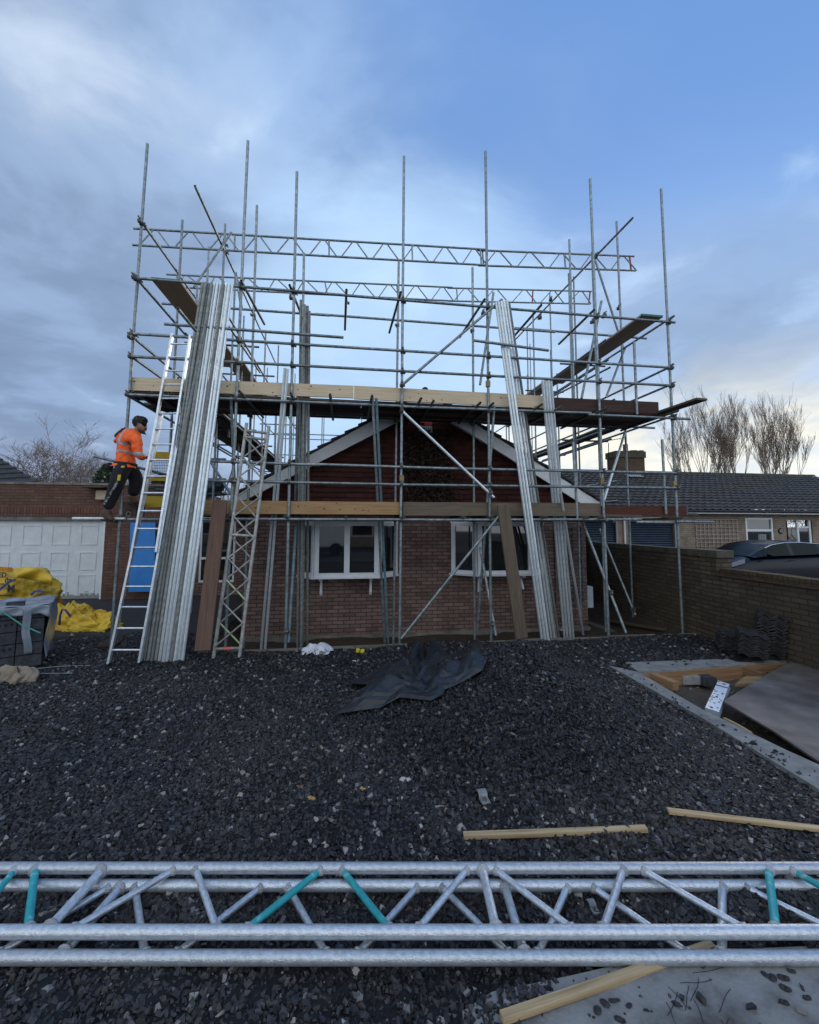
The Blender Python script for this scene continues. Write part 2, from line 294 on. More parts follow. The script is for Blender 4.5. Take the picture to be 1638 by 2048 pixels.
# ---------------------------------------------------------------- mesh builder
class MB:
    def __init__(self): self.v = []; self.f = []; self.m = []; self.s = []
    def add(self, vs, fs, mi=0, smooth=False):
        b = len(self.v); self.v += [Vector(x) for x in vs]
        for f in fs: self.f.append([b+i for i in f]); self.m.append(mi); self.s.append(smooth)
    def box(self, c, ax, ay, az, mi=0):                          # centre and three half-axes
        c = Vector(c); vs = [c+ax*i+ay*j+az*k for i in (-1, 1) for j in (-1, 1) for k in (-1, 1)]
        fs = [(0, 1, 3, 2), (4, 6, 7, 5), (0, 4, 5, 1), (2, 3, 7, 6), (0, 2, 6, 4), (1, 5, 7, 3)]
        if ax.cross(ay).dot(az) < 0: fs = [f[::-1] for f in fs]
        self.add(vs, fs, mi)
    def hb(self, s0, s1, t0, t1, z0, z1, mi=0):                  # box in the house frame
        self.box(H((s0+s1)/2, (t0+t1)/2, (z0+z1)/2), U*((s1-s0)/2), V*((t1-t0)/2), Vector((0, 0, (z1-z0)/2)), mi)
    def tube(self, p0, p1, r=.0242, n=10, hollow=True, mi=0, r2=None, end_mi=None):
        p0, p1 = Vector(p0), Vector(p1); d = (p1-p0)
        if d.length < 1e-6: return
        d.normalize(); r2 = r if r2 is None else r2
        a = d.cross(Vector((0, 0, 1)) if abs(d.z) < .9 else Vector((1, 0, 0))).normalized(); b = d.cross(a)
        cs = [(a*math.cos(2*math.pi*i/n)+b*math.sin(2*math.pi*i/n)) for i in range(n)]
        self.add([p0+c*r for c in cs]+[p1+c*r2 for c in cs], [(i, (i+1) % n, n+(i+1) % n, n+i) for i in range(n)], mi, True)
        e = mi if end_mi is None else end_mi
        for p, rr, s in ((p0, r, 1), (p1, r2, -1)):
            if hollow:
                q = p+d*s*.05; vs = [p+c*rr for c in cs]+[p+c*rr*.82 for c in cs]+[q+c*rr*.82 for c in cs]
                f = [(i, n+i, n+(i+1) % n, (i+1) % n) for i in range(n)]+[(n+i, 2*n+i, 2*n+(i+1) % n, n+(i+1) % n) for i in range(n)]
                f.append(tuple(range(2*n, 3*n)))
                if s < 0: f = [x[::-1] for x in f]
                self.add(vs, f, e)
            else:
                f = tuple(range(n)); self.add([p+c*rr for c in cs], [f if s < 0 else f[::-1]], e)
    def path(self, pts, radii, n=6, mi=0, cap=True):
        pts = [Vector(p) for p in pts]; rings = []
        if isinstance(radii, (int, float)): radii = [radii]*len(pts)
        prev = None
        for i, p in enumerate(pts):
            d = (pts[min(i+1, len(pts)-1)]-pts[max(i-1, 0)]).normalized()
            if prev is None: a = d.cross(Vector((0, 0, 1)) if abs(d.z) < .9 else Vector((1, 0, 0))).normalized()
            else: a = (prev-d*prev.dot(d)).normalized()
            prev = a; b = d.cross(a)
            rings.append([p+(a*math.cos(2*math.pi*k/n)+b*math.sin(2*math.pi*k/n))*radii[i] for k in range(n)])
        vs = [v for r in rings for v in r]; fs = []
        for i in range(len(pts)-1):
            for k in range(n): fs.append((i*n+k, i*n+(k+1) % n, (i+1)*n+(k+1) % n, (i+1)*n+k))
        if cap: fs.append(tuple(range(n))[::-1]); fs.append(tuple(range((len(pts)-1)*n, len(pts)*n)))
        self.add(vs, fs, mi, True)
    def prism(self, poly, d, mi=0):                              # planar polygon (world points) extruded by vector d
        poly = [Vector(p) for p in poly]; d = Vector(d); n = len(poly)
        nn = sum(((poly[i]-poly[0]).cross(poly[(i+1) % n]-poly[0]) for i in range(1, n-1)), Vector())
        if nn.dot(d) > 0: poly = poly[::-1]
        vs = poly+[p+d for p in poly]
        fs = [tuple(range(n)), tuple(range(2*n-1, n-1, -1))]+[(i, n+i, n+(i+1) % n, (i+1) % n) for i in range(n)]
        self.add(vs, fs, mi)
    def grid(self, fn, nu, nv, mi=0, smooth=True):
        vs = [fn(i/nu, j/nv) for j in range(nv+1) for i in range(nu+1)]; w = nu+1
        self.add(vs, [(j*w+i, j*w+i+1, (j+1)*w+i+1, (j+1)*w+i) for j in range(nv) for i in range(nu)], mi, smooth)
    def build(self, name, mats, parent=None, M=None, label=None, cat=None, group=None, kind=None, auto=None):
        if not isinstance(mats, (list, tuple)): mats = [mats]
        if M is None:
            if parent is not None: M = MW[parent.name]
            else:
                xs = [v.x for v in self.v]; ys = [v.y for v in self.v]; zs = [v.z for v in self.v]
                M = Matrix.Translation(((min(xs)+max(xs))/2, (min(ys)+max(ys))/2, min(zs)))
        Mi = M.inverted()
        me = bpy.data.meshes.new(name); me.from_pydata([Mi @ v for v in self.v], [], self.f)
        for m in mats: me.materials.append(m)
        me.polygons.foreach_set('material_index', self.m); me.polygons.foreach_set('use_smooth', self.s); me.update()
        o = bpy.data.objects.new(name, me); COL.objects.link(o)
        if parent is not None:
            o.parent = parent; o.matrix_local = MW[parent.name].inverted() @ M
        else: o.matrix_world = M
        MW[o.name] = M.copy()
        return tag(o, label, cat, group, kind)
def axisM(p0, p1, up=Vector((0, 0, 1))):
    d = (p1-p0).normalized()
    if abs(d.dot(up)) > .98: up = Vector((0, 1, 0))
    y = up.cross(d).normalized(); z = d.cross(y)
    M = Matrix((d, y, z)).transposed().to_4x4(); M.translation = p0; return M
def tubeobj(name, p0, p1, m=None, parent=None, r=.0242, n=10, **k):
    mb = MB(); mb.tube(p0, p1, r, n); return mb.build(name, [m or GALV], parent, M=axisM(Vector(p0), Vector(p1)), **k)
def boardobj(name, p0, p1, wdir, w, th, m, parent=None, ends=None, knots=0, nl=8, **k):
    """board from p0 to p1 (centre line of its lower/back face), width along wdir, thickness along the normal"""
    p0, p1 = Vector(p0), Vector(p1); d = (p1-p0).normalized(); wd = (wdir-d*wdir.dot(d)).normalized(); nn = d.cross(wd)
    L = (p1-p0).length; mb = MB(); c = (p0+p1)/2
    # gently bowed so long boards do not look ruled
    bow = random.uniform(-.006, .006)
    def sec(x):
        o = p0+d*(x*L)+nn*(bow*4*x*(1-x)); return [o+wd*(w/2)*a+nn*(th/2)*b for a, b in ((-1, -1), (1, -1), (1, 1), (-1, 1))]
    vs = [v for i in range(nl+1) for v in sec(i/nl)]; fs = []
    for i in range(nl):
        for j in range(4): fs.append((i*4+j, i*4+(j+1) % 4, i*4+4+(j+1) % 4, i*4+4+j))
    fs += [(0, 3, 2, 1), (nl*4, nl*4+1, nl*4+2, nl*4+3)]
    mb.add(vs, fs, 0)
    mats = [m]
    if ends:
        mats.append(ends)
        for x in (0.012/L if L else 0, 1-0.012/L): mb.box(p0+d*(x*L)+nn*(bow*4*x*(1-x)), d*.014, wd*(w/2+.002), nn*(th/2+.002), 1)
    if knots:
        mats.append(KNOT); ki = len(mats)-1
        for _ in range(knots):
            x = random.random(); a = random.uniform(-.4, .4); rr = random.uniform(.006, .013)
            for sgn in (1, -1):
                o = p0+d*(x*L)+wd*a*w+nn*(bow*4*x*(1-x))+nn*sgn*(th/2+.0015); n_ = 8
                ring = [o+d*math.cos(q*2*math.pi/n_)*rr*1.5+wd*math.sin(q*2*math.pi/n_)*rr for q in range(n_)]
                mb.add(ring, [tuple(range(n_)) if sgn > 0 else tuple(range(n_))[::-1]], ki)
    return mb.build(name, mats, parent, M=axisM(p0, p1), **k)
# ---------------------------------------------------------------- ground
def gbase(x, y):
    return .20*np.clip((6.0-y)/3.5, 0, 1)
_ph = np.random.RandomState(3).rand(40, 4)
def gnoise(x, y):
    z = 0*x
    for i, (a, b, c, d) in enumerate(_ph[:26]):
        f = 1.2*(1.22**i); an = a*6.283; z = z+np.sin((x*np.cos(an)+y*np.sin(an))*f+b*6.283)*(.02/(1.22**i)**.85)
    return z
HEAP = (1.16, 4.30)
def heap(x, y):
    dx, dy = x-HEAP[0], y-HEAP[1]
    r = np.sqrt((dx/np.where(dx > 0, 1.55, 1.95))**2+(dy/np.where(dy > 0, 1.25, 1.85))**2)
    a = .70*(np.sqrt(np.clip(1-r, 0, 1)**2+.006)-.0775)*1.04*np.where(r < 1, 1, 0)
    dx2, dy2 = x+.1, y-4.3
    r2 = np.sqrt((dx2/1.7)**2+(dy2/1.5)**2)
    return a+.09*np.exp(-r2*r2*2.2)
def st_np(x, y):
    qx, qy = x-O.x, y-O.y
    return qx*U.x+qy*U.y, qx*V.x+qy*V.y
def inpoly(x, y, poly):
    ins = np.zeros(np.shape(x), bool); n = len(poly)
    for i in range(n):
        x1, y1 = poly[i]; x2, y2 = poly[(i+1) % n]
        c = ((y1 > y) != (y2 > y)) & (x < (x2-x1)*(y-y1)/((y2-y1) if y2 != y1 else 1e-9)+x1)
        ins ^= c
    return ins
def GB(px, py, dz=0):                                            # pixel to the level of the drive (without heap)
    z = 0.
    for _ in range(30):
        p = HZ(px, py, z+dz); z = float(gbase(p.x, p.y))
    return HZ(px, py, z+dz)
_A = [GB(*p) for p in ((1218, 1334), (1397, 1435), (1638, 1584))]    # outer edge of the long concrete strip
_B = [GB(*p) for p in ((1277, 1347), (1400, 1420), (1638, 1537))]    # its inner edge
_C = [GB(*p) for p in ((1251, 1328), (1594, 1316), (1277, 1347), (1588, 1326))]
def ext(a, b, k): return b+(b-a).normalized()*k
_A.append(ext(_A[1], _A[2], 1.2)); _B.append(ext(_B[1], _B[2], 1.2))
C_out = ext(_C[0], _C[1], .55); C_in = ext(_C[2], _C[3], .55)
PIT = [(_B[0].x-.09, _B[0].y+.05), (_B[1].x-.09, _B[1].y-.03), (_B[3].x-.09, _B[3].y), (6.4, _B[3].y), (6.0, C_in.y+.07), (C_in.x, C_in.y+.07)]
SLAB = [HZ(*p, .2) for p in ((935, 2100), (925, 2030), (985, 1990), (1140, 1958), (1260, 1930), (1450, 1905), (1700, 1895), (2600, 1900), (2600, 2250), (935, 2250))]
SLABXY = [(p.x, p.y) for p in SLAB]
def ground_h(x, y, noise=True):
    x = np.asarray(x, float); y = np.asarray(y, float)
    s, t = st_np(x, y)
    z = gbase(x, y)+heap(x, y)
    if noise: z = z+gnoise(x, y)*np.clip(1-(np.abs(y-4)/14), 0.1, 1)*.8
    # earth banked up against the garden wall
    z = z+.30*np.clip((s-4.45)/.45, 0, 1)*np.exp(-((t+2.35)/.75)**2)
    # dug soil strip in front of the house wall
    dug = np.clip((t-(-.06))/.35, 0, 1)*np.clip((s+3.4)/.4, 0, 1)*np.clip((5.3-s)/.3, 0, 1)*np.clip((12-t), 0, 1)
    z = z*(1-dug)+dug*(-.27+gnoise(x*2, y*2)*.6)
    z = np.where((t > -.02) & (dug < .01), 0*z-.005+gnoise(x, y)*.2, z)
    z = np.where(inpoly(x, y, SLABXY), z-.07, z)
    return np.where(inpoly(x, y, PIT), -.17+gnoise(x*2, y*2)*.9, z)
def gz(x, y): return float(ground_h(np.array([x]), np.array([y]))[0])
def GP(px, py, dz=0.):
    d = ray(px, py); k = .5; st = .08
    def below(k): p = CAMP+d*k; return p.z <= gz(p.x, p.y)+dz
    while k < 60:
        if below(k): break
        k += st+.01*k
    lo, hi = k-st-.012*k, k
    for _ in range(14):
        m = (lo+hi)/2
        if below(m): hi = m
        else: lo = m
    return CAMP+d*hi
def make_ground():
    def axis(segs):
        a = [segs[0][0]]
        for x0, x1, st in segs:
            n = max(1, round((x1-x0)/st)); a += list(np.linspace(x0, x1, n+1)[1:])
        return np.array(a)
    X = axis([(-400, -60, 60), (-60, -20, 8), (-20, -7, .6), (-7, 8, .055), (8, 20, .6), (20, 60, 8), (60, 400, 60)])
    Y = axis([(-60, -4, 8), (-4, .4, .4), (.4, 9.5, .05), (9.5, 25, .6), (25, 60, 5), (60, 900, 90)])
    gx, gy = np.meshgrid(X, Y); z = ground_h(gx, gy)
    # fine roughness
    rs = np.random.RandomState(5); z = z+np.where((np.abs(gx) < 7.9) & (gy < 9.5) & (gy > .4), (rs.rand(*gx.shape)-.5)*.016, 0)
    vs = np.stack([gx, gy, z], -1).reshape(-1, 3); nx, ny = len(X), len(Y)
    i, j = np.meshgrid(np.arange(nx-1), np.arange(ny-1)); a = (j*nx+i).ravel()
    fs = np.stack([a, a+1, a+nx+1, a+nx], -1)
    me = bpy.data.meshes.new('ground'); me.from_pydata(vs.tolist(), [], fs.tolist())
    s, t = st_np(gx, gy); n1 = gnoise(gx*3, gy*3)*10
    grav = np.array([.012, .0125, .015]); soil = np.array([.055, .040, .028]); tar = np.array([.045, .044, .046]); mud = np.array([.10, .08, .06])
    col = np.zeros((*gx.shape, 3)); col[:] = grav
    def blend(mask, c):
        nonlocal col
        mask = np.clip(mask, 0, 1)[..., None]; col = col*(1-mask)+c*mask
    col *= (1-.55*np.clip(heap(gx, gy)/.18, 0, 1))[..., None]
    blend(((t > -.02) & (s > -3.35))*1., soil)
    drv = np.clip((-3.3-s)/.3, 0, 1)*np.clip((t-.9+n1*.25)/.5, 0, 1); blend(drv, tar)
    blend(np.clip((np.abs(gx)-9)/1, 0, 1)+np.clip((gy-13)/2, 0, 1), tar)
    blend(inpoly(gx, gy, PIT)*1., mud)
    # brown patches showing through the gravel
    for (px, py, rr) in ((150, 1420, .35), (330, 1480, .3), (480, 1500, .3), (300, 1360, .4), (1165, 1305, .16), (640, 1400, .3), (470, 1390, .25), (1330, 1440, .2), (560, 1440, .3)):
        p = GP(px, py); d = np.sqrt((gx-p.x)**2+((gy-p.y)*1.0)**2); blend((1.1-d/rr+n1*.4)*.6, np.array([.085, .066, .05]))
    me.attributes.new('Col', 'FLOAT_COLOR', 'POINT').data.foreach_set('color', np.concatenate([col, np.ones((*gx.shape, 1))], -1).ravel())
    me.materials.append(attr_mat('ground_surface', rough=.8, bump=.9, bscale=45, spec=.3)); me.polygons.foreach_set('use_smooth', [False]*len(fs)); me.update()
    o = bpy.data.objects.new('ground', me); COL.objects.link(o); tag(o, kind='structure')
make_ground()
def make_gravel():
    rs = np.random.RandomState(11)
    P = []
    def sample(n, y0, y1, size, mult=1.05):
        y = y0+(y1-y0)*rs.rand(n); x = (rs.rand(n)*2-1)*(y*mult+.3); P.append(np.stack([x, y, np.full(n, size)], -1))
    sample(42000, .75, 2.2, .0070); sample(56000, 2.0, 3.6, .0082); sample(46000, 3.4, 5.2, .0100); sample(42000, 5.0, 8.8, .0125)
    n = 48000; r = np.sqrt(rs.rand(n)); a = rs.rand(n)*6.283
    P.append(np.stack([HEAP[0]-.15+np.cos(a)*r*1.75, HEAP[1]-.3+np.sin(a)*r*1.6, np.full(n, .0092)], -1))
    P = np.concatenate(P); x, y, sz = P.T
    s, t = st_np(x, y); n1 = gnoise(x*3, y*3)*10
    keep = ((t < -.14) | (s < -3.35)) & ~inpoly(x, y, PIT) & (y < 8.9)
    keep &= ~((s < -3.3) & (t > 1.0-n1*.3+.25*rs.randn(len(x))))
    strip = [(p.x, p.y) for p in (_A[0], _A[1], _A[3], _B[3], _B[1], _B[0])]; few = rs.rand(len(x)) < .05; keep &= ~inpoly(x, y, strip) | few
    keep &= ~inpoly(x, y, [(p.x, p.y) for p in (_C[0], C_out, C_in, _C[2])]) | few
    onslab = inpoly(x+gnoise(x*5, y*5)*3, y+gnoise(y*5, x*5)*2, SLABXY); keep &= ~onslab | (rs.rand(len(x)) < .02)
    keep &= (x < 5.3)
    x, y, sz = x[keep], y[keep], sz[keep]; n = len(x); sz = sz*(.45+1.5*rs.rand(n)**3.0)
    z = ground_h(x, y)+sz*.25
    sl = inpoly(x, y, SLABXY); z = np.where(sl, .212+sz*.3, z); st_ = inpoly(x, y, strip) | inpoly(x, y, [(p.x, p.y) for p in (_C[0], C_out, C_in, _C[2])]); z = np.where(st_, gbase(x, y)+.024+sz*.3, z)
    base = np.array([[-1, -1, -1], [1, -1, -1], [1, 1, -1], [-1, 1, -1], [-1, -1, 1], [1, -1, 1], [1, 1, 1], [-1, 1, 1]], float)
    v = base[None]*(1+(rs.rand(n, 8, 3)-.5)*.95); v[:, 4:, :2] *= .72
    v *= (sz[:, None]*np.stack([1.25*np.ones(n), .6+.5*rs.rand(n), .35+.4*rs.rand(n)], -1))[:, None, :]
    q = rs.randn(n, 4); q[:, 1:3] *= .38; q /= np.linalg.norm(q, axis=1)[:, None]; w, a, b, c = q.T
    Rm = np.stack([np.stack([1-2*(b*b+c*c), 2*(a*b-c*w), 2*(a*c+b*w)], -1), np.stack([2*(a*b+c*w), 1-2*(a*a+c*c), 2*(b*c-a*w)], -1), np.stack([2*(a*c-b*w), 2*(b*c+a*w), 1-2*(a*a+b*b)], -1)], 1)
    v = np.einsum('nij,nkj->nki', Rm, v)+np.stack([x, y, z], -1)[:, None, :]
    f = np.array([[0, 3, 2, 1], [4, 5, 6, 7], [0, 1, 5, 4], [1, 2, 6, 5], [2, 3, 7, 6], [3, 0, 4, 7]])
    F_ = (f[None]+np.arange(n)[:, None, None]*8).reshape(-1)
    me = bpy.data.meshes.new('gravel_stones'); me.vertices.add(n*8); me.vertices.foreach_set('co', v.reshape(-1))
    me.loops.add(n*24); me.loops.foreach_set('vertex_index', F_.astype(np.int32)); me.polygons.add(n*6)
    me.polygons.foreach_set('loop_start', np.arange(0, n*24, 4, dtype=np.int32)); me.polygons.foreach_set('loop_total', np.full(n*6, 4, dtype=np.int32))
    k = rs.rand(n); pal = np.zeros((n, 3)); b_ = rs.rand(n, 1)
    pal[:] = np.array([.006, .0065, .008])+b_*np.array([.016, .016, .021])
    pal[k > .82] = (np.array([.040, .041, .048])+b_*.03)[k > .82]
    pal[k > .92] = (np.array([.060, .040, .036])+b_*.03)[k > .92]
    pal[k > .955] = (np.array([.17, .165, .165])+b_*.14)[k > .955]
    pal[k > .985] = (np.array([.30, .27, .23])+b_*.2)[k > .985]
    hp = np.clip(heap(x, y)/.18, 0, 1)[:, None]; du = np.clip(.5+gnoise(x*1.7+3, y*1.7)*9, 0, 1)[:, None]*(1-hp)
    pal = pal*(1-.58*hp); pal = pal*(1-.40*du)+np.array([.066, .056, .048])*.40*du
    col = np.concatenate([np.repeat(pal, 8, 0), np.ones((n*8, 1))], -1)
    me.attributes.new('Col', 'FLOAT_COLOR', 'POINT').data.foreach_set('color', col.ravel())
    me.polygons.foreach_set('use_smooth', np.zeros(n*6, dtype=bool)); me.materials.append(attr_mat('stone', rough=.5, bump=.3, bscale=160, spec=.55)); me.update(calc_edges=True)
    o = bpy.data.objects.new('gravel_stones', me); COL.objects.link(o)
    tag(o, 'loose dark slate chippings spread over the drive and heaped up in its middle', 'gravel', kind='stuff')
make_gravel()
def make_setting():
    mb = MB()
    mb.prism([p+Vector((0, 0, .012)) for p in SLAB], (0, 0, -.08)); mb.build('concrete_path', PATHC, kind='structure')
    mb = MB()
    for i in range(len(_A)-1): mb.prism([_A[i]+Vector((0, 0, .02)), _A[i+1]+Vector((0, 0, .02)), _B[i+1]+Vector((0, 0, .02)), _B[i]+Vector((0, 0, .02))], (0, 0, -.25))
    mb.build('concrete_strip', CONC, label=None, kind='structure')
    mb = MB(); mb.prism([_C[0]+Vector((0, 0, .024)), C_out+Vector((0, 0, .024)), C_in+Vector((0, 0, .024)), _C[2]+Vector((0, 0, .024))], (0, 0, -.25))
    mb.build('concrete_strip', CONC, kind='structure')
    # edging kerb between gravel and the dug strip
    mb = MB()
    s = -3.6
    while s < 5.2:
        L = .9; a = random.uniform(-.006, .006)
        mb.hb(s, s+L-.008, -.12+a, -.065+a, -.25, .015+random.uniform(-.008, .008)); s += L
    mb.build('edging_kerb', CONCD, kind='structure')
make_setting()
Z = Vector((0, 0, 1))
def sz(px, py, t):
    p = HP(px, py, t); s, _ = ST(p); return s, p.z
def hmtx(s, t, z=0): M = HM.copy(); M.translation = H(s, t, z); return M
# ================================================================ the bungalow behind the scaffold
def house():
    TW, TB = 1.45, 1.15
    root = empty('bungalow', HM, 'low gabled bungalow with red tile-hung gable and two white bay windows behind the scaffold', 'house')
    aL, aR = sz(488, 1100, TW)[0], sz(1172, 1100, TW)[0]
    ze = 2.30
    apx = sz(849.6, 784.5, TB); apb = sz(856, 813, TB); fl = sz(478, 987, TB); flb = sz(486, 1000, TB); fr = sz(1199, 1004, TB)
    zb = -.35
    WL = (sz(600, 1100, TW)[0], sz(793, 1100, TW)[0]); WR = (sz(903, 1100, TW)[0], sz(1084, 1100, TW)[0])
    zs = sz(700, 1158, TW-.3)[1]; zt = 2.06
    mb = MB()
    def wallbox(s0, s1, z0, z1): mb.hb(s0, s1, TW, TW+.25, z0, z1)
    # openings are real: pieces around the two bays
    wallbox(aL, WL[0], zs, zt); wallbox(WL[1], WR[0], zs, zt); wallbox(WR[1], aR, zs, zt)
    wallbox(aL, aR, zb, zs-.0); wallbox(aL, aR, zt, ze)
    mb.hb(aL, aL+.25, TW+.25, 10, zb, ze); mb.hb(aR-.25, aR, TW+.25, 10, zb, ze); mb.hb(aL+.25, aR-.25, 9.75, 10, zb, ze)
    mb.build('wall', BRICKH, root)
    # rough concrete footing exposed by digging
    mb = MB(); mb.hb(aL-.02, aR+.02, TW-.045, TW+.01, -.45, -.20); mb.build('footing', CONCD, root)
    # hung tiles on the gable: stepped courses
    mb = MB(); z = 2.12; g = .105
    def edge(zz, side):
        if side < 0: return flb[0]+(zz-flb[1])/(apb[1]-flb[1])*(apb[0]-flb[0])+.0
        return fr[0]+(zz-fr[1])/(apb[1]-fr[1])*(apb[0]-fr[0])
    while z < apb[1]+.1:
        s0, s1 = edge(z, -1), edge(z, 1); s0 = max(s0, aL-.05); s1 = min(s1, aR+.05)
        if s1-s0 > .1:
            y0, y1 = TW-.050, TW-.022
            mb.add([H(s0, y0, z), H(s1, y0, z), H(s1, y1, z+g+.01), H(s0, y1, z+g+.01), H(s0, TW+.02, z), H(s1, TW+.02, z)], [(0, 1, 2, 3), (4, 5, 1, 0)])
            s = s0+random.random()*.1
            while s < s1:                                        # some tiles kicked out or slipped
                if random.random() < .16: mb.hb(s, s+.165, y0-.006, y0+.002, z-.008, z+g*.82)
                s += .17
        z += g
    mb.build('hung_tiles', TILEH, root)
    mb = MB(); mb.prism([H(aL, TW+.03, 2.1), H(aR, TW+.03, 2.1), H(apb[0], TW+.03, apb[1])], V*.1); mb.build('gable_core', DARK, root)
    # bargeboards
    for foot, footb in ((fl, flb), (fr, None)):
        mb = MB()
        if footb: poly = [H(foot[0], TB, foot[1]), H(apx[0], TB, apx[1]), H(apb[0], TB, apb[1]), H(footb[0]+.04, TB, footb[1]), H(foot[0]+.0, TB, footb[1])]
        else:
            lo = sz(1161, 1006, TB); poly = [H(foot[0], TB, foot[1]), H(apx[0], TB, apx[1]), H(apb[0], TB, apb[1]), H(lo[0], TB, lo[1]), H(foot[0], TB, lo[1]+.0)]
        mb.prism(poly, V*.03); mb.build('bargeboard', BARGE, root)
        # soffit under the verge
    mb = MB()
    for foot in (fl, fr):
        a, b = H(foot[0], TB+.03, foot[1]-.17), H(apx[0], TB+.03, apx[1]-.22)
        mb.add([a, b, b+V*.30, a+V*.30], [(0, 1, 2, 3)])
    mb.build('soffit', BARGE, root)
    # roof of stepped tile courses
    rf = MB()
    for foot, sg in ((fl, -1), (fr, 1)):
        d = Vector((foot[0]-apx[0], 0, foot[1]-apx[1])); L = d.length; n = int(L/.31); d /= L
        nrm = Vector((-d.z, 0, d.x)) if sg > 0 else Vector((d.z, 0, -d.x))
        if nrm.z < 0: nrm = -nrm
        for i in range(n+1):
            a0, a1 = i*.31-.05, min((i+1)*.31, L+.06)
            if a0 > L: break
            def q(a, h, t):
                p = Vector((apx[0], 0, apx[1]))+d*a+nrm*h; return H(p.x, t, p.z)
            p4 = [(a0, .005), (a1, .035), (a1, .075), (a0, .03)]
            rf.prism([q(a, h, TB-.05) for a, h in p4], V*9.0)
    rf.tube(H(apx[0], TB-.05, apx[1]+.03), H(apx[0], TB+9, apx[1]+.03), .07, 10, False)
    rf.build('roof', ROOFL, root)
    # guttering on the two sides
    for foot in (fl, fr):
        mb = MB(); ss = foot[0]+(-.06 if foot is fl else .06); mb.tube(H(ss, TB+.02, foot[1]-.03), H(ss, TB+9, foot[1]-.03), .055, 8, False); mb.build('gutter', UPVC, root)
    # ---- bay windows
    def bay(sl, sr, fs0, fs1, mull, tf, zsill, nm):
        b = MB()
        w = empty('bay_window', hmtx((sl+sr)/2, TW, zsill)); w.parent = root; w.matrix_local = MW[root.name].inverted() @ MW[w.name]
        P = [(sl, TW-.02), (fs0, tf), (fs1, tf), (sr, TW-.02)]
        fr_ = MB(); gl = MB(); 
        def bar(p, q, z0, z1, th=.055):
            a, c = H(*p), H(*q); d = (c-a); L = d.length; d.normalize(); nn = Z.cross(d)
            fr_.box((a+c)/2+Z*((z0+z1)/2), d*(L/2), nn*(th/2), Z*((z1-z0)/2))
        def post(p, w_, z0, z1, dirv, th=.075):
            fr_.box(H(*p)+Z*((z0+z1)/2), dirv*(w_/2), Z.cross(dirv)*(th/2), Z*((z1-z0)/2))
        z0, z1 = zsill+.035, 2.04
        segs = [(P[0], P[1], []), (P[1], P[2], mull), (P[2], P[3], [])]
        for a, c, ms in segs:
            A, C_ = H(*a), H(*c); d = (C_-A).normalized(); L = (C_-A).length
            def at(x): q = A+d*x; s_, t_ = ST(q); return (s_, t_)
            bar(at(.0), at(L), z0, z0+.075); bar(at(0), at(L), z1-.08, z1)
            e = .045 if L > .5 else .03
            post(at(e), e*1.9, z0, z1, d, .08); post(at(L-e), e*1.9, z0, z1, d, .08)
            for m_ in ms: post(at(m_*L), .105, z0, z1, d, .07)
            g0, g1 = H(*at(.02)), H(*at(L-.02)); nn = Z.cross(d)
            gl.box((g0+g1)/2+Z*((z0+z1)/2), d*((g1-g0).length/2), nn*.006, Z*((z1-z0)/2-.03))
        fr_.build('frame', UPVC, w); gl.build('pane', GLASS, w)
        sl_ = MB(); ov = .05
        poly = [H(P[0][0]-.06, TW-.0, zsill), H(P[1][0]-.05, tf-ov, zsill), H(P[2][0]+.05, tf-ov, zsill), H(P[3][0]+.06, TW, zsill)]
        sl_.prism(poly, Z*.04); sl_.build('sill', UPVC, w)
        top = MB(); poly = [H(P[0][0]-.03, TW, 2.04), H(P[1][0], tf-.03, 2.04), H(P[2][0], tf-.03, 2.04), H(P[3][0]+.03, TW, 2.04)]; top.prism(poly, Z*.07); top.build('head', UPVC, w)
        for x in (fs0+.12, fs1-.14):
            bk = MB(); bk.hb(x-.03, x+.03, tf+.06, TW-.0, zsill-.05, zsill-.004); bk.hb(x-.025, x+.025, TW-.05, TW-.002, zsill-.36, zsill-.05)
            bk.box(H(x, (tf+.12+TW-.06)/2, zsill-.18), U*.017, (V*(TW-tf-.2)+Z*.24)*.5, Z.cross(U)*.0+(V*.24-Z*(TW-tf-.2)).normalized()*.018)
            bk.build('bracket', UPVC, w)
        return w
    tf = TW-.33
    a, b = sz(628, 1150, tf)[0], sz(757, 1150, tf)[0]
    bay(WL[0]+.0, WL[1]-.0, a, b, [.50], tf, sz(700, 1157, tf)[1], 1)
    a, b = sz(955, 1150, tf)[0], sz(1064, 1150, tf)[0]
    bay(WR[0], WR[1], a, b, [], tf, sz(1000, 1152, tf)[1], 2)
    # dark rooms behind the bays
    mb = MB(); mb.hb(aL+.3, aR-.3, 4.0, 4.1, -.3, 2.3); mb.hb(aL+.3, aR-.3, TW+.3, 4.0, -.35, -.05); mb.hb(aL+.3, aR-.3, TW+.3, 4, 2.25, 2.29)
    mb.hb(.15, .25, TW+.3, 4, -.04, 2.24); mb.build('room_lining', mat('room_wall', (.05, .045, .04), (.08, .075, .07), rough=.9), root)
    # trellis on the right of the wall
    return root, aL, aR, TW
HOUSE, HL, HR, TW = house()
def trellis(name, s0, s1, z0, z1, t, nx, nz, m, w=.022, **k):
    mb = MB()
    for i in range(nx):
        s = s0+(s1-s0)*i/(nx-1); mb.hb(s-w/2, s+w/2, t-.034, t-.018, z0, z1)
    for j in range(nz):
        z = z0+(z1-z0)*j/(nz-1); mb.hb(s0-.03, s1+.03, t-.052, t-.036, z-w/2, z+w/2)
    return mb.build(name, m, M=hmtx((s0+s1)/2, t, z0), **k)
a, b = sz(1112, 1180, TW)[0], sz(1166, 1180, TW)[0]
trellis('trellis', a, b, .30, 1.95, TW, 4, 13, TRELL, w=.035, label='dark square-lattice trellis fixed to the house brickwork beside the wooden gate', cat='trellis')
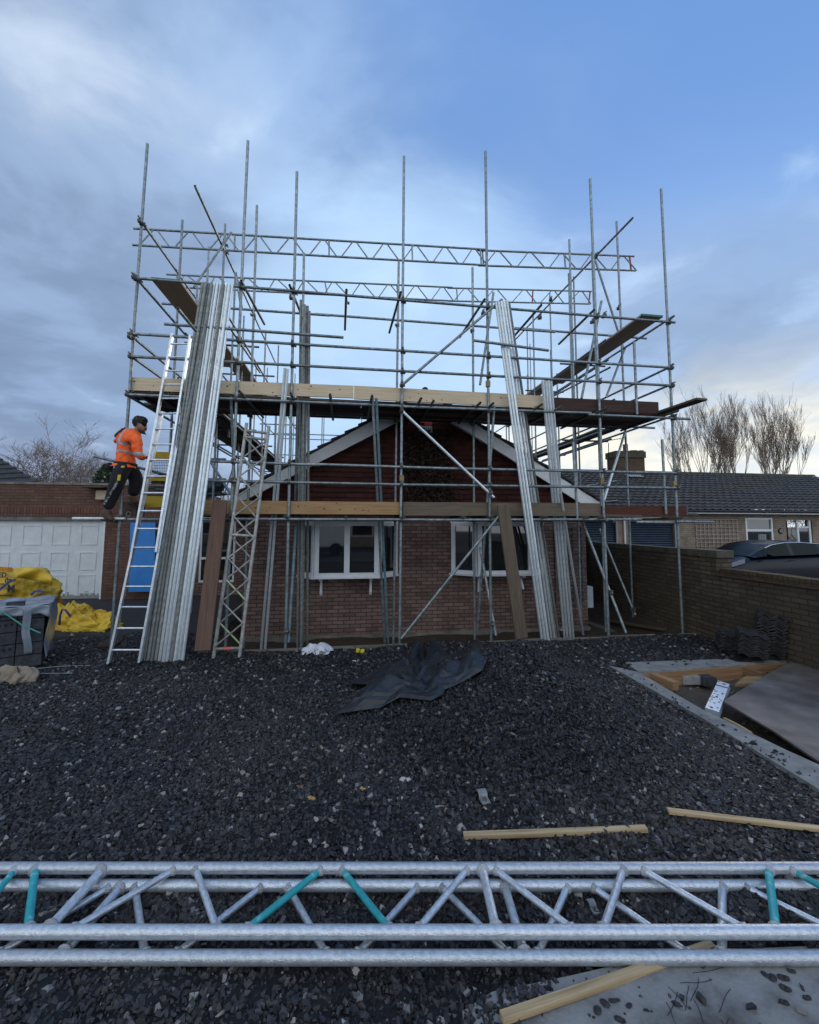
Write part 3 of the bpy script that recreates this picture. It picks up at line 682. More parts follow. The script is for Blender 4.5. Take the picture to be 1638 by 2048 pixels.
# sign high on the gable
def sign():
    t = 1.38; s0, z1 = sz(838.5, 842, t); s1, z0 = sz(864.5, 866.5, t); zm = sz(850, 852, t)[1]
    r = empty('sign_board', hmtx((s0+s1)/2, t, z0), 'small red and white sign fixed high on the tile-hung gable', 'sign')
    mb = MB(); mb.hb(s0, s1, t, t+.04, z0, zm); mb.build('lower_panel', WHS, r)
    mb = MB(); mb.hb(s0, s1, t-.002, t+.04, zm+.001, z1); mb.build('upper_panel', REDS, r)
    mb = MB()
    for q in range(5):
        x = s0+.055+q*.045; mb.hb(x, x+.018, t-.004, t-.001, z0+.05, z0+.115)
    mb.build('lettering', mat('sign_grey_text', (.12, .16, .22)), r)
sign()
def creeper():
    # leaf litter of a dead climber, spread over the middle of the gable
    rs = np.random.RandomState(4); mb = MB(); stems = MB()
    def rnd(px0, px1, py0, py1, n):
        for _ in range(n):
            px, py = rs.uniform(px0, px1), rs.uniform(py0, py1)
            edge = abs(px-855)/75+max(0, (920-py))/260
            if rs.rand() < edge**2*.9: continue
            p = HP(px, py, 1.36-rs.rand()*.07); r = .018+.03*rs.rand()
            a = Vector(rs.randn(3)).normalized(); c = a.cross(Vector(rs.randn(3))).normalized()
            mb.add([p+a*r, p+c*r*.7, p-a*r*.8, p-c*r*.7], [(0, 1, 2, 3)])
    rnd(806, 905, 862, 1003, 2600); rnd(800, 950, 940, 1003, 700); rnd(770, 850, 825, 890, 160)
    for k in range(26):
        px = rs.uniform(812, 895); py = 1004; pts = []
        while py > 1004-rs.uniform(40, 150):
            pts.append(HP(px, py, 1.37)); px += rs.uniform(-7, 7); py -= 9
        if len(pts) > 2: stems.path(pts, [.008]*len(pts), 4)
    c = empty('climbing_plant', hmtx(.4, 1.38, 2.1), 'leafless dead creeper covering the middle of the red tiled gable', 'plant')
    mb.build('leaves', IVYM, c); stems.build('stems', BARK, c)
creeper()
# house links on the left: garage and recessed part
GT = 4.9
def garage():
    root = empty('garage', hmtx(-9, GT, 0), 'flat-roofed brick garage with a white panelled door on the left', 'garage')
    s_r, _ = sz(206, 1120, GT); s_end = sz(318, 1120, GT)[0]; z_l = sz(100, 1033, GT)[1]; z_s = sz(100, 1014, GT)[1]; z_t = sz(150, 970, GT)[1]; zd = sz(100, 1041, GT)[1]
    sl = s_r-4.6
    mb = MB(); mb.hb(s_r, s_end, GT, GT+.25, -.2, z_l); mb.hb(sl-3, s_end, GT, GT+.25, z_s, z_t-.0); mb.hb(sl-3, sl, GT, GT+.25, -.2, z_s); mb.hb(s_end-.25, s_end, GT+.25, GT+5, -.2, z_t)
    mb.build('wall', BRICKG, root)
    mb = MB(); mb.hb(sl, s_end, GT-.004, GT+.25, z_l, z_s); mb.build('soldier_course', SOLDIER, root)
    mb = MB()
    s = sl-3
    while s < s_end-.3:
        mb.hb(s, s+.44, GT-.03, GT+.30, z_t, z_t+.06+random.uniform(-.006, .01)); s += .45
    mb.build('coping', CONCD, root)
    mb = MB(); mb.hb(sl, s_r, GT+.01, GT+.2, zd, z_l-.002); mb.build('lintel', CONCD, root)
    d = MB(); fr_ = MB(); t0 = GT+.11
    d.hb(sl, s_r-.07, t0, t0+.04, .02, zd)
    fr_.hb(s_r-.068, s_r, t0-.05, t0+.04, 0.0, zd)
    # 5 columns x 3 rows of raised panels: positions read off the door
    xs = [(26-95, 26), (43, 82), (101, 138), (159, 195)]
    for (x0, x1) in [(-78, -32), (-18, 20), (42, 81), (101, 138), (159, 194)]:
        a, b = sz(x0, 1100, t0)[0], sz(x1, 1100, t0)[0]
        for (y0, y1) in ((1050, 1090), (1104, 1141), (1150, 1188)):
            z1, z0 = sz(100, y0, t0)[1], sz(100, y1, t0)[1]
            for (i0, i1, j0, j1) in ((a, b, z0, z0+.03), (a, b, z1-.03, z1), (a, a+.03, z0+.03, z1-.03), (b-.03, b, z0+.03, z1-.03)): d.hb(i0, i1, t0-.013, t0+.002, j0, j1)
    dd = d.build('door', GDOOR, root); fr_.build('door_frame', GDOOR, root)
    g = MB(); g.hb(sl, s_r-.07, t0-.006, t0-.003, .02, .10)
    for _ in range(120):
        x = random.uniform(sl+1.5, s_r-.1); h = random.uniform(.02, .16)*random.random(); w_ = random.uniform(.02, .08); g.hb(x, x+w_, t0-.0068-random.random()*.002, t0-.003, .02, .08+h)
    g.build('grime', mat('door_grime', (.16, .17, .13), (.40, .43, .42), rough=.8, nscale=30), dd)
    return s_end
GEND = garage()
def annex():
    # set-back wall between garage and gable, with a framed window
    t = GT+.35
    root = empty('annex', hmtx(-4.6, t, 0), 'set-back brick wall with a white framed window between garage and gable', 'building')
    s0, s1 = GEND, HL+.1
    w0, w1 = sz(398, 1100, t)[0], sz(470, 1100, t)[0]; w1 = min(w1, s1-.2)
    z1 = 2.15; z0 = .35
    mb = MB(); mb.hb(s0, w0, t, t+.25, -.2, 2.3); mb.hb(w0, w1, t, t+.25, -.2, z0); mb.hb(w0, w1, t, t+.25, z1, 2.3); mb.hb(w1, s1, t, t+.25, -.2, 2.3)
    mb.build('wall', BRICKH, root)
    mb = MB(); mb.hb(s0, s1, t-.05, t+5, 2.3, 2.42); mb.build('flat_roof', ROOFL, root)
    f = MB()
    for z in (z0+.03, 1.02, z1-.03): f.hb(w0, w1, t+.03, t+.09, z-.03, z+.03)
    for x in (w0+.03, (w0+w1)/2, w1-.03): f.hb(x-.03, x+.03, t+.028, t+.092, z0, z1)
    w = f.build('window', UPVC, root); g = MB(); g.hb(w0, w1, t+.05, t+.06, z0, z1); g.build('pane', GLASS, w)
annex()
# blue sheet leaning on the garage pier
def bluesheet():
    p = [HP(258, 1183, GT-.28), HP(309, 1183, GT-.28), HP(312, 1045, GT-.03), HP(262, 1045, GT-.03)]
    mb = MB(); mb.prism(p, -V*.03); mb.build('insulation_sheet', BLUEB, label='bright blue sheet propped against the brick pier beside the garage door', cat='sheet')
bluesheet()
# broken corner boards and felt on the garage parapet
def parapet_bits():
    mb = MB(); a = HP(196, 975, GT-.1); mb.box(a, U*.28, V*.25, Z*.012+U*.0, 0); mb.build('roofing_felt', WGREY, label='scrap of lifted roofing felt on the garage parapet corner', cat='felt')
    mb = MB(); a = HP(206, 990, GT-.08); mb.box(a, U*.17, V*.02, Z*.12); mb.build('timber_fascia', WNEW, label='short pale timber board fixed at the garage roof corner', cat='board')
parapet_bits()
# ================================================================ garden wall between the two plots
def garden_wall():
    sw = ST(DP(1395, 1130, 7.6))[0]
    r1 = HS(1405, 1099, sw); s_, t_p = ST(r1); zt = r1.z; far = ST(HS(1232, 1083, sw))[1]
    zl = HS(1395, 1131, sw).z
    root = empty('garden_wall', hmtx(sw, t_p, 0), 'mossy yellow brick garden wall stepping down towards the street on the right', 'wall')
    mb = MB(); T = .215
    mb.hb(sw, sw+T, t_p+.02, far+6, -.4, zt-.11); mb.build('high_wall', BRICKW, root)
    mb = MB(); mb.hb(sw, sw+T, t_p-9.5, t_p-.30, -.4, zl-.13); mb.build('low_wall', BRICKW, root)
    mb = MB(); mb.hb(sw-.03, sw+T+.06, t_p-.30, t_p+.02, -.4, zt-.12); mb.build('pier', BRICKW, root)
    mb = MB(); mb.hb(sw-.04, sw+T+.08, t_p-.33, t_p+.3, zt-.12, zt); mb.hb(sw-.015, sw+T+.015, t_p+.3, far+6, zt-.11, zt-.01); mb.build('high_coping', mat('mossy_coping', (.045, .042, .030), (.10, .092, .070), rough=.95, nscale=5, bump=.8), root)
    # brick on edge coping of the low wall, over a thin tile course
    mb = MB(); t = t_p-.34
    while t > t_p-9.4:
        j = random.uniform(-.006, .006); mb.hb(sw-.012+j, sw+T+.01+j, t-.066, t, zl-.107, zl+random.uniform(-.005, .006)); t -= .075
    mb.build('low_coping', BRICKC, root)
    mb = MB(); mb.hb(sw-.028, sw+T+.03, t_p-9.4, t_p-.305, zl-.128, zl-.108); mb.build('tile_course', mat('course_tile', (.075, .045, .035), (.11, .065, .05), nscale=12), root)
    return sw, t_p, far
SW, TP, TFAR = garden_wall()
def gate():
    t = 3.3; s0 = sz(1172, 1100, t)[0]; s1 = SW-.02; z1 = sz(1200, 1073, t)[1]
    root = empty('side_gate', hmtx(s0, t, 0), 'tall vertical-boarded wooden gate between house corner and garden wall', 'gate')
    mb = MB(); s = s0+.1
    while s < s1-.35:
        w = .12; mb.hb(s, s+w-.008, t+random.uniform(-.004, .004), t+.022, .0, z1+random.uniform(-.01, .01)); s += w
    mb.build('boards', WFENCE, root)
    mb = MB(); mb.hb(s0, s1, t-.03, t+.05, z1+.02, z1+.26); mb.build('lintel_board', WDARK, root)
    for x in (s0+.04, s1-.33): 
        mb = MB(); mb.hb(x, x+.05, t-.03, t+.07, -.1, z1+.01); mb.build('post', WDARK, root)
    mb = MB(); mb.hb(s0, s1, t+1.6, t+1.7, -.2, 2.2); mb.build('back_wall', BRICKW, root)
gate()
def meter():
    t = TW-.0; s0 = HR+.005; 
    mb = MB(); mb.hb(s0, s0+.14, t+.02, t+.26, sz(1178, 1216, t)[1], sz(1178, 1174, t)[1]); mb.build('meter_box', WHS, label='small white meter box at the foot of the house corner', cat='meter box')
meter()
# ================================================================ neighbour's bungalow
def tiled_slope(o, du, dv, nu, nv, name, m, parent, amp=.03, pitch=.30, step=.055):
    """pantile slope: o corner, du along eaves, dv up the slope (full vectors)"""
    Lu, Lv = du.length, dv.length; uh, vh = du.normalized(), dv.normalized(); nn = uh.cross(vh)
    if nn.z < 0: nn = -nn
    rows = int(Lv/.33); cols = int(Lu/.075); vs = []; fs = []
    for r in range(rows):
        jit = random.uniform(-.006, .006)
        for e, h in ((0, step), (1, .0)):
            a = (r+e)/rows*Lv-(.0 if e else .012)
            for c in range(cols+1):
                x = c/cols*Lu; w = math.sin(x/pitch*2*math.pi); vs.append(o+uh*x+vh*a+nn*(h+amp*(w if w > -.2 else -.2)+jit+random.uniform(-.003, .003)))
        if r == 0: continue
    w_ = cols+1
    for r in range(rows):
        b = r*2*w_
        for c in range(cols): fs.append((b+c, b+c+1, b+w_+c+1, b+w_+c))
        if r:
            p = (r*2-1)*w_
            for c in range(cols): fs.append((p+c, p+c+1, b+c+1, b+c))
    mb = MB(); mb.add(vs, fs, 0, False); return mb.build(name, m, parent)
def neighbour():
    NT = 6.4; root = empty('neighbour_bungalow', hmtx(13, NT, 0), 'long single-storey pale brick bungalow with dark pantiled roof on the right', 'house')
    zE = sz(1500, 1027, NT)[1]; sL = sz(1120, 1027, NT)[0]; sHip = None
    def S(px): return sz(px, 1060, NT)[0]
    ops = [(S(1130), S(1232), 0, 2.12), (S(1258), S(1349), 0, 2.12), (S(1491), S(1545), .75, 2.27), (S(1573), S(1625), 0, 2.2)]
    mb = MB(); s = sL
    for a, b, z0, z1 in ops:
        mb.hb(s, a, NT, NT+.25, -.3, zE); mb.hb(a, b, NT, NT+.25, z1, zE)
        if z0 > 0: mb.hb(a, b, NT, NT+.25, -.3, z0)
        s = b
    mb.hb(s, S(1900), NT, NT+.25, -.3, zE); mb.build('wall', BRICKN, root)
    mb = MB(); mb.hb(sL, S(1900), NT-.33, NT-.30, zE-.03, zE+.06); mb.build('fascia', UPVC, root)
    mb = MB(); mb.hb(sL, S(1900), NT-.30, NT, zE, zE+.02); mb.build('soffit', UPVC, root)
    mb = MB(); mb.tube(H(sL, NT-.37, zE+.07), H(S(1900), NT-.37, zE+.07), .055, 8, False); mb.build('gutter', mat('black_gutter', (.02, .022, .03), rough=.4), root)
    # roof
    rt = 4.3; rz = sz(1400, 949, NT+rt)[1]; s0 = sz(1190, 948, NT+rt)[0]-2.5; s1 = sz(1622, 953, NT+rt)[0]
    e0 = H(s0, NT-.40, zE+.08); r0 = H(s0, NT+rt, rz)
    tiled_slope(e0, U*(s1-s0+.2), r0-e0, 0, 0, 'roof', ROOFT, root)
    mb = MB(); mb.add([H(s0, NT+rt, rz), H(s1, NT+rt, rz), H(s1, NT+2*rt, zE), H(s0, NT+2*rt, zE)], [(0, 1, 2, 3)]); mb.build('rear_roof', ROOFT, root)
    mb = MB(); s = s0
    while s < s1: mb.tube(H(s, NT+rt, rz+.0), H(s+.43, NT+rt, rz+random.uniform(-.006, .01)), .12, 8, False); s += .44
    mb.build('ridge_tiles', mat('mossy_ridge', (.04, .04, .03), (.08, .08, .04), rough=.9, nscale=3), root)
    # continuing slope beyond, slightly lower, for the hipped end at the right
    e1 = H(s1+.2, NT-.40, zE+.08); tiled_slope(e1, U*6.5, H(s1+.2, NT+rt-.25, rz-.12)-e1, 0, 0, 'side_roof', ROOFT, root)
    mb = MB(); a, b = H(s1+.1, NT-.40, zE+.16), H(s1-.0, NT+rt, rz+.03); mb.tube(a, b, .07, 8, False); mb.build('verge', mat('pale_verge', (.22, .22, .22), (.3, .3, .3)), root)
    # openings
    for a, b, z0, z1 in ops[:2]:
        d = MB(); n = 26
        for i in range(n):
            zz = z0+(z1-z0)*i/n; h = (z1-z0)/n; d.add([H(a, NT+.10, zz), H(b, NT+.10, zz), H(b, NT+.07, zz+h*.5), H(a, NT+.07, zz+h*.5), H(b, NT+.10, zz+h), H(a, NT+.10, zz+h)], [(0, 1, 2, 3), (3, 2, 4, 5)])
        d.build('roller_door', BLUED, root)
        f = MB(); f.hb(b-.0, b+.07, NT-.01, NT+.12, 0, z1); f.build('door_frame', mat('grey_frame', (.25, .27, .3)), root)
    a, b, z0, z1 = ops[2]; f = MB()
    for (i0, i1, j0, j1) in ((a, a+.06, z0, z1), (b-.06, b, z0, z1), (a+.06, b-.06, z0, z0+.09), (a+.06, b-.06, z1-.05, z1), (a+.06, b-.06, z1-.50, z1-.42)): f.hb(i0, i1, NT-.02, NT+.06, j0, j1)
    w = f.build('window', UPVC, root); sb_ = MB(); sb_.hb(a-.03, b+.03, NT-.06, NT-.021, z0-.05, z0); sb_.build('sill', UPVC, w); g = MB(); g.hb(a+.05, b-.05, NT+.02, NT+.03, z0+.05, z1-.04); g.build('pane', GLASS, w)
    c = MB(); c.grid(lambda u_, v_: H(a+.55+u_*.35, NT+.016-.006*math.sin(u_*30), z0+.1+v_*(z1-z0-.7)), 30, 1); c.build('curtain', mat('pale_curtain', (.25, .27, .26), (.33, .35, .33)), w)
    a, b, z0, z1 = ops[3]; d = MB(); d.hb(a, b, NT+.9, NT+.95, 0, z1); dd = d.build('porch_back', DARK, root)
    f = MB(); f.hb(a+.30*(b-a)+.15, a+.30*(b-a)+.23, NT+.02, NT+.08, 0, z1); f.hb(b-.12, b-.04, NT+.02, NT+.08, 0, z1); f.hb(a+.30*(b-a)+.231, b-.121, NT+.03, NT+.07, 1.9, 1.96); ff = f.build('door_frame', UPVC, root)
    g = MB(); g.hb(a+.30*(b-a)+.232, b-.122, NT+.045, NT+.055, .1, 1.9); g.build('pane', GLASS, ff)
    # number plate
    cpos = HP(1562, 1062, NT-.03); mb = MB(); n = 24; r = .105
    ring = [cpos+U*math.cos(i*2*math.pi/n)*r+Z*math.sin(i*2*math.pi/n)*r for i in range(n)]; mb.prism(ring, V*.02); np_ = mb.build('number_plaque', DARK, root)
    text_mesh('12', cpos-V*.004, U, Z, .15, mat('plaque_digits', (.45, .45, .48)), 'digits', np_)
    # chimney
    ct = NT+rt; a, z_ = sz(1224, 945, ct); b, zt = sz(1278, 905, ct); c = MB(); c.hb(a, b, ct-.35, ct+.35, rz-.6, zt-.32); ch = c.build('chimney', BRICKC, root)
    c = MB(); c.hb(a-.05, b+.05, ct-.40, ct+.40, zt-.318, zt-.02)
    for _ in range(9): x = random.uniform(a, b-.2); c.hb(x, x+.2, ct-.38, ct+.3, zt-.02, zt+random.random()*.05)
    c.build('chimney_cap', mat('mossy_cap', (.05, .045, .03), (.09, .08, .05), rough=.95, nscale=9, bump=1), ch)
    c = MB(); p = sz(1251, 900, ct); c.tube(H(p[0], ct, zt), H(p[0], ct, sz(1251, 889, ct)[1]), .11, 12, True); c.build('chimney_pot', RUSTT, ch)
    # corrugated metal patch
    pm = HP(1269, 957, NT+rt-.9)+Z*.10; c = MB()
    sl = (r0-e0).normalized(); c.grid(lambda u_, v_: pm+U*(u_-.5)*.75+sl*(v_-.5)*.32+Z*(.02*math.sin(u_*40)+.03), 40, 1); c.build('flashing_sheet', mat('zinc_sheet', (.45, .50, .55), rough=.4, metal=.4), root)
    # downpipe
    c = MB(); x = S(1247); c.tube(H(x, NT-.06, -.2), H(x, NT-.06, zE), .035, 8, False); c.build('downpipe', UPVC, root)
    return NT, S, zE, rz, ct
def text_mesh(txt, pos, xd, yd, size, m, name, parent, extrude=.001):
    cu = bpy.data.curves.new('t', 'FONT'); cu.body = txt; cu.size = size; cu.align_x = 'CENTER'; cu.align_y = 'CENTER'; cu.extrude = extrude; cu.offset = size*.03
    ob = bpy.data.objects.new('t', cu); COL.objects.link(ob); bpy.context.view_layer.update()
    dg = bpy.context.evaluated_depsgraph_get(); me = bpy.data.meshes.new_from_object(ob.evaluated_get(dg)); bpy.data.objects.remove(ob)
    zd = xd.cross(yd); M = Matrix((xd, yd, zd)).transposed().to_4x4(); M.translation = pos
    me.name = name; me.materials.clear(); me.materials.append(m); o = bpy.data.objects.new(name, me); COL.objects.link(o)
    o.parent = parent; o.matrix_local = MW[parent.name].inverted() @ M; MW[o.name] = M; return o
NT, NS, NZE, NRZ, NCT = neighbour()
trellis('trellis', NS(1391), NS(1473), .95, 2.2, NT, 11, 10, TRELN, w=.02, label='pale lattice trellis on the neighbouring bungalow left of its white window', cat='trellis')
def aerial():
    b = HP(1218, 944, NCT-.2); tp = HP(1217, 886, NCT-.2); r = empty('tv_aerial', b, 'thin television aerial on a mast beside the brick chimney', 'aerial')
    mb = MB(); mb.tube(b, tp, .018, 6, False); mb.build('mast', DARK, r)
    mb = MB(); a, c = HP(1200, 884, NCT-.2), HP(1242, 877, NCT-.2); mb.tube(a, c, .012, 5, False)
    for i in range(9):
        q = a.lerp(c, i/8); mb.tube(q-V*.15-Z*.04, q+V*.15+Z*.04, .006, 4, False)
    q = c; mb.tube(q-Z*.22, q+Z*.22, .008, 4, False); mb.build('antenna', DARK, r)
aerial()
# house roof seen past the garage on the left
def far_house():
    t = 11.0; root = empty('far_house', hmtx(-16, t, 0), 'house beyond the garage showing only a dark sloping tiled roof', 'house')
    a = HP(88, 970, t); b = HP(-120, 850, t); c = HP(-140, 1000, t)
    e0 = H(*ST(a), 2.3); 
    mb = MB(); s_a, s_b = ST(a)[0], ST(b)[0]
    mb.hb(s_b-4, s_a-.6, t+.3, t+8, -.2, 2.2); mb.build('wall', BRICKG, root)
    # front-facing slope rising to the back, with a raked right verge
    o = H(s_b-4, t-1.2, 2.3); rz = b.z+.3
    pts = [H(s_b-6, t-1.5, 2.4), HP(92, 974, t-1.5), HP(-110, 848, t+2.5), HP(-110, 848, t+2.5)-U*5]
    rows = 16; mb = MB()
    for i in range(rows):
        f0, f1 = i/rows, (i+1)/rows
        l0, l1 = pts[0].lerp(pts[3], f0), pts[0].lerp(pts[3], f1); r0, r1 = pts[1].lerp(pts[2], f0), pts[1].lerp(pts[2], f1)
        n = Vector((0, -.4, .9)).normalized(); mb.add([l0+n*.05, r0+n*.05, r1, l1, l0, r0], [(0, 1, 2, 3), (4, 5, 1, 0)])
    mb.build('roof', ROOFL, root)
far_house()
# ================================================================ trees
def bare_tree(base, height, kind, rs, spread=.5, n0=9, name='bare_tree', **k):
    root = empty(name, base, **k); tr = MB(); cr = MB()
    cnt = [0]
    def grow(p, d, L, r, lvl, mb):
        if cnt[0] > 290: return
        cnt[0] += 1
        n = 4; pts = [p]; q = p.copy(); dd = d.copy()
        for i in range(n):
            up = .10 if kind == 'up' else .03
            dd = (dd+Vector(rs.normal(0, .09 if kind == 'up' else .16, 3))+Z*up).normalized(); q = q+dd*L/n; pts.append(q.copy())
        rr = [max(r*(1-.65*i/n), .0065 if kind == 'wide' else .005) for i in range(n+1)]
        mb.path(pts, rr, 5 if lvl < 2 else 3, 0, False)
        if lvl >= (4 if kind == 'up' else 5): return
        kids = (6 if lvl < 1 else 4) if kind == 'up' else (4 if lvl < 3 else 3)
        for j in range(kids):
            f = rs.uniform(.25, 1.0) if lvl else rs.uniform(.5, 1); i = min(n-1, int(f*n)); s_ = pts[i].lerp(pts[i+1], f*n-i)
            az = rs.uniform(0, 6.283); a = Vector((math.cos(az), math.sin(az), 0))
            tilt = rs.uniform(.15, .45) if kind == 'up' else rs.uniform(.4, .95)
            nd = (dd+a*tilt+Z*(.25 if kind == 'up' else .02)).normalized()
            grow(s_, nd, L*(rs.uniform(.45, .72) if kind == 'up' else rs.uniform(.55, .8)), rr[i]*.6, lvl+1, cr)
    b = Vector(base)
    if kind == 'up':
        th = height*.30; tr.path([b, b+Z*th*.5+Vector((.05, 0, 0)), b+Z*th], [.34, .28, .24], 8, 0, False)
        for j in range(n0):                                      # pollard: many upright limbs from the knuckles
            az = rs.uniform(0, 6.283); rad = rs.uniform(.05, 1)*spread; a = Vector((math.cos(az), math.sin(az)*.6, 0))
            cnt[0] = 0; p = b+Z*th*rs.uniform(.72, 1.05)+a*rad*.5; tr.path([b+Z*th*.7, p], [.16, .11], 5, 0, False)
            grow(p, (Z+a*rad*.27).normalized(), height*.37*(1.1-rad/spread*.45), .045, 0, cr)
    else:
        tr.path([b, b+Z*height*.16], [.2, .16], 7, 0, False)
        for j in range(n0):
            cnt[0] = 0; az = rs.uniform(0, 6.283); a = Vector((math.cos(az), math.sin(az)*.7, 0)); grow(b+Z*height*rs.uniform(.1, .16), (Z*rs.uniform(.5, 1.0)+a*.8).normalized(), height*.34, .07, 0, cr)
    tr.build('trunk', BARK, root); cr.build('crown', TWIG, root); return root
def trees():
    rs = np.random.RandomState(21); D = 27.
    for px, top, sp, n0, lab in ((1405, 790, 1.25, 11, 'tall bare pollarded tree behind the bungalow, leftmost of the three'), (1462, 785, 1.25, 11, 'tall bare pollarded tree behind the bungalow, middle of the three'), (1550, 808, 1.5, 14, 'wide bare pollarded tree behind the bungalow, rightmost of the three')):
        b = DP(px, 1000, D); b.z = 0; h = DP(px, top, D).z
        bare_tree(b, h, 'up', rs, sp, n0, label=lab, cat='tree', group='bare trees behind the neighbouring roof')
    b = DP(1600, 1000, D+2); b.z = 0; bare_tree(b, 4.6, 'wide', rs, 1, 6, label='low spreading leafless bush at the far right above the pantiled roof', cat='tree')
    b = DP(112, 1000, 21); b.z = 0; bare_tree(b, 7.6, 'wide', rs, 1, 20, label='leafless spreading tree behind the garage parapet on the left', cat='tree')
    b = DP(445, 1000, 19); b.z = 0; bare_tree(b, 5.2, 'wide', rs, 1, 6, label='leafless tree seen through the scaffold between bungalow and garage', cat='tree')
    def conifer(px, top, w, D, lab):
        b = DP(px, 1000, D); b.z = 0; h = DP(px, top, D).z; r = empty('evergreen_shrub', b, lab, 'shrub', 'evergreens behind the garage')
        mb = MB(); mb.path([b, b+Z*h*.8], [.09, .03], 6); mb.build('trunk', BARK, r)
        mb = MB()
        for _ in range(4200):
            f = rs.uniform(0, 1); az = rs.uniform(0, 6.283); lobe = 1+.25*math.sin(az*3+f*7)+.15*math.sin(az*7+f*19); rad = w*(1-f**2.2)**.6*lobe*rs.uniform(.55, 1)
            p = b+Vector((math.cos(az)*rad, math.sin(az)*rad, .3+f*(h-.3))); a = Vector(rs.randn(3)).normalized(); c = a.cross(Vector(rs.randn(3))).normalized(); s_ = rs.uniform(.04, .10)
            mb.add([p+a*s_, p+c*s_*.6, p-a*s_, p-c*s_*.6], [(0, 1, 2, 3)])
        mb.build('crown', LEAFD, r)
    conifer(208, 929, .85, 17, 'dark evergreen shrub behind the garage corner, left of the worker')
    conifer(318, 950, .9, 17.5, 'dark evergreen shrub seen through the yellow gate behind the ladder')
trees()
# ================================================================ the scaffold
SCAF = empty('scaffold', H(0, 0, 0), 'large tube and clamp scaffold of galvanised poles wrapped round the bungalow', 'scaffold')
JOINTS = []
def T(name, a, b, pa=('t', 0), pb=None, m=None, n=10):
    p0, p1 = PL(*a, pa), PL(*b, pb or pa); return tubeobj(name, p0, p1, m, SCAF, n=n), p0, p1
FRONT = []
def std(top, mid_bottom, plane=('t', 0), m=None, base=None):
    """standard through two pixels on a plane, run down to the ground"""
    a, b = PL(*top, plane), PL(*mid_bottom, plane); d = (b-a)/(b-a).length
    g = gz(b.x, b.y); k = (g-a.z)/d.z; e = a+d*k
    tubeobj('standard', a, e, m, SCAF); return a, e
for tp, bt, m in (((295, 288), (236, 1100), GALV), ((496, 282), (451, 1290), GALV), ((594, 344), (571, 1285), GALV), ((808, 313), (799.5, 1278), GALV), ((971, 303), (982, 1268), GALV), ((1180, 358), (1217, 1260), GALV), ((1322, 378), (1365, 1255), GALV)):
    FRONT.append(std(tp, bt, ('t', -.02 if m is GALV else 0), m))
INNER = []
TI = 1.0
for tp, bt in (((514, 411), (496, 1010)), ((608, 506), (596, 1268)), ((797.5, 523), (787, 1270)), ((945, 535), (949.5, 1268))):
    INNER.append(std(tp, bt, ('t', TI)))
def vert(px, py, plane, zb, m=None, n=8, name='standard'):
    p = PL(px, py, plane); q = Vector((p.x, p.y, zb)); tubeobj(name, p, q, m, SCAF, n=n); return p
TF = -.075      # ledgers sit outside the standards
def led(a, b, t=TF, name='ledger', m=None): return T(name, a, b, ('t', t), None, m)
L3 = led((270, 556), (1350, 645)); L3z = L3[1].z
R2 = led((256, 667), (1338, 735), name='guard_rail'); R1 = led((262, 713), (1340, 771), name='guard_rail')
led((324, 607), (660, 631), TI); led((630, 628), (1110, 664), TI); led((1030, 656), (1293, 677), TI)
# loose rails tied across the leaning bundles
led((329, 648), (687, 675), -.22, 'guard_rail'); led((948, 681), (1097, 701), -.24, 'guard_rail')
D2 = led((250, 789), (810, 812.5)); led((800, 813), (1182, 826)); led((1176, 829), (1379, 838)); D2z = D2[1].z
led((560, 826), (1120, 847), TI); led((1090, 845), (1309, 856), TI)
led((414, 922), (640, 930)); led((615, 928), (900, 937), name='ledger'); led((880, 936.5), (1353, 946))
led((415, 961.5), (800, 969), name='guard_rail'); led((780, 969), (1352, 976), name='guard_rail')
led((448, 1038), (860, 1039.5)); led((850, 1040), (1282, 1038.5)); led((1272, 1044), (1350, 1045), m=GALV); led((1352, 1043), (1427, 1044), -.14)
D1z = HP(700, 1039, TF).z
led((146, 1037), (250, 1037.5), TF, 'ledger', BRIGHT)
led((420, 1039), (1200, 1042), TI, 'ledger', GALV)
# transoms poking out at each deck
def tran(s_px, py, z, t0, t1, m=None, wob=.04):
    s = sz(s_px, py, TF)[0]; a, b = H(s, t0, z), H(s+random.uniform(-wob, wob), t1, z); tubeobj('transom', a, b, m or STEELD, SCAF, n=8)
for px in (487, 586, 662, 742, 836, 862, 952, 977, 1068, 1110, 1196, 1330): tran(px, 812, D2z+.052, -.30-random.random()*.12, TI+.25)
for px in (262, 300, 340): tran(px, 795, D2z+.052, -.10, TI+.25)
for px in (462, 572, 692, 806, 925, 981, 1085, 1167, 1197, 1352): tran(px, 1040, D1z+.052, -.20-random.random()*.05, TI+.12)
for px in (484, 580, 693, 800, 965, 1078, 1183): tran(px, 590, L3z+.052, -.12-random.random()*.1, TI+.35, wob=.12)
# short hanging posts of the front guard rails
for a, b in (((1146, 884), (1155, 1038)), ((1268, 684), (1274, 829)), ((1324, 879), (1332, 1028)), ((990, 794), (955, 1262)), ((461, 769), (470, 990)), ((596, 778), (591, 1000))):
    T('standard', a, b, ('t', .03), ('t', .55) if a[0] in (990, 461, 596) else ('t', .03))
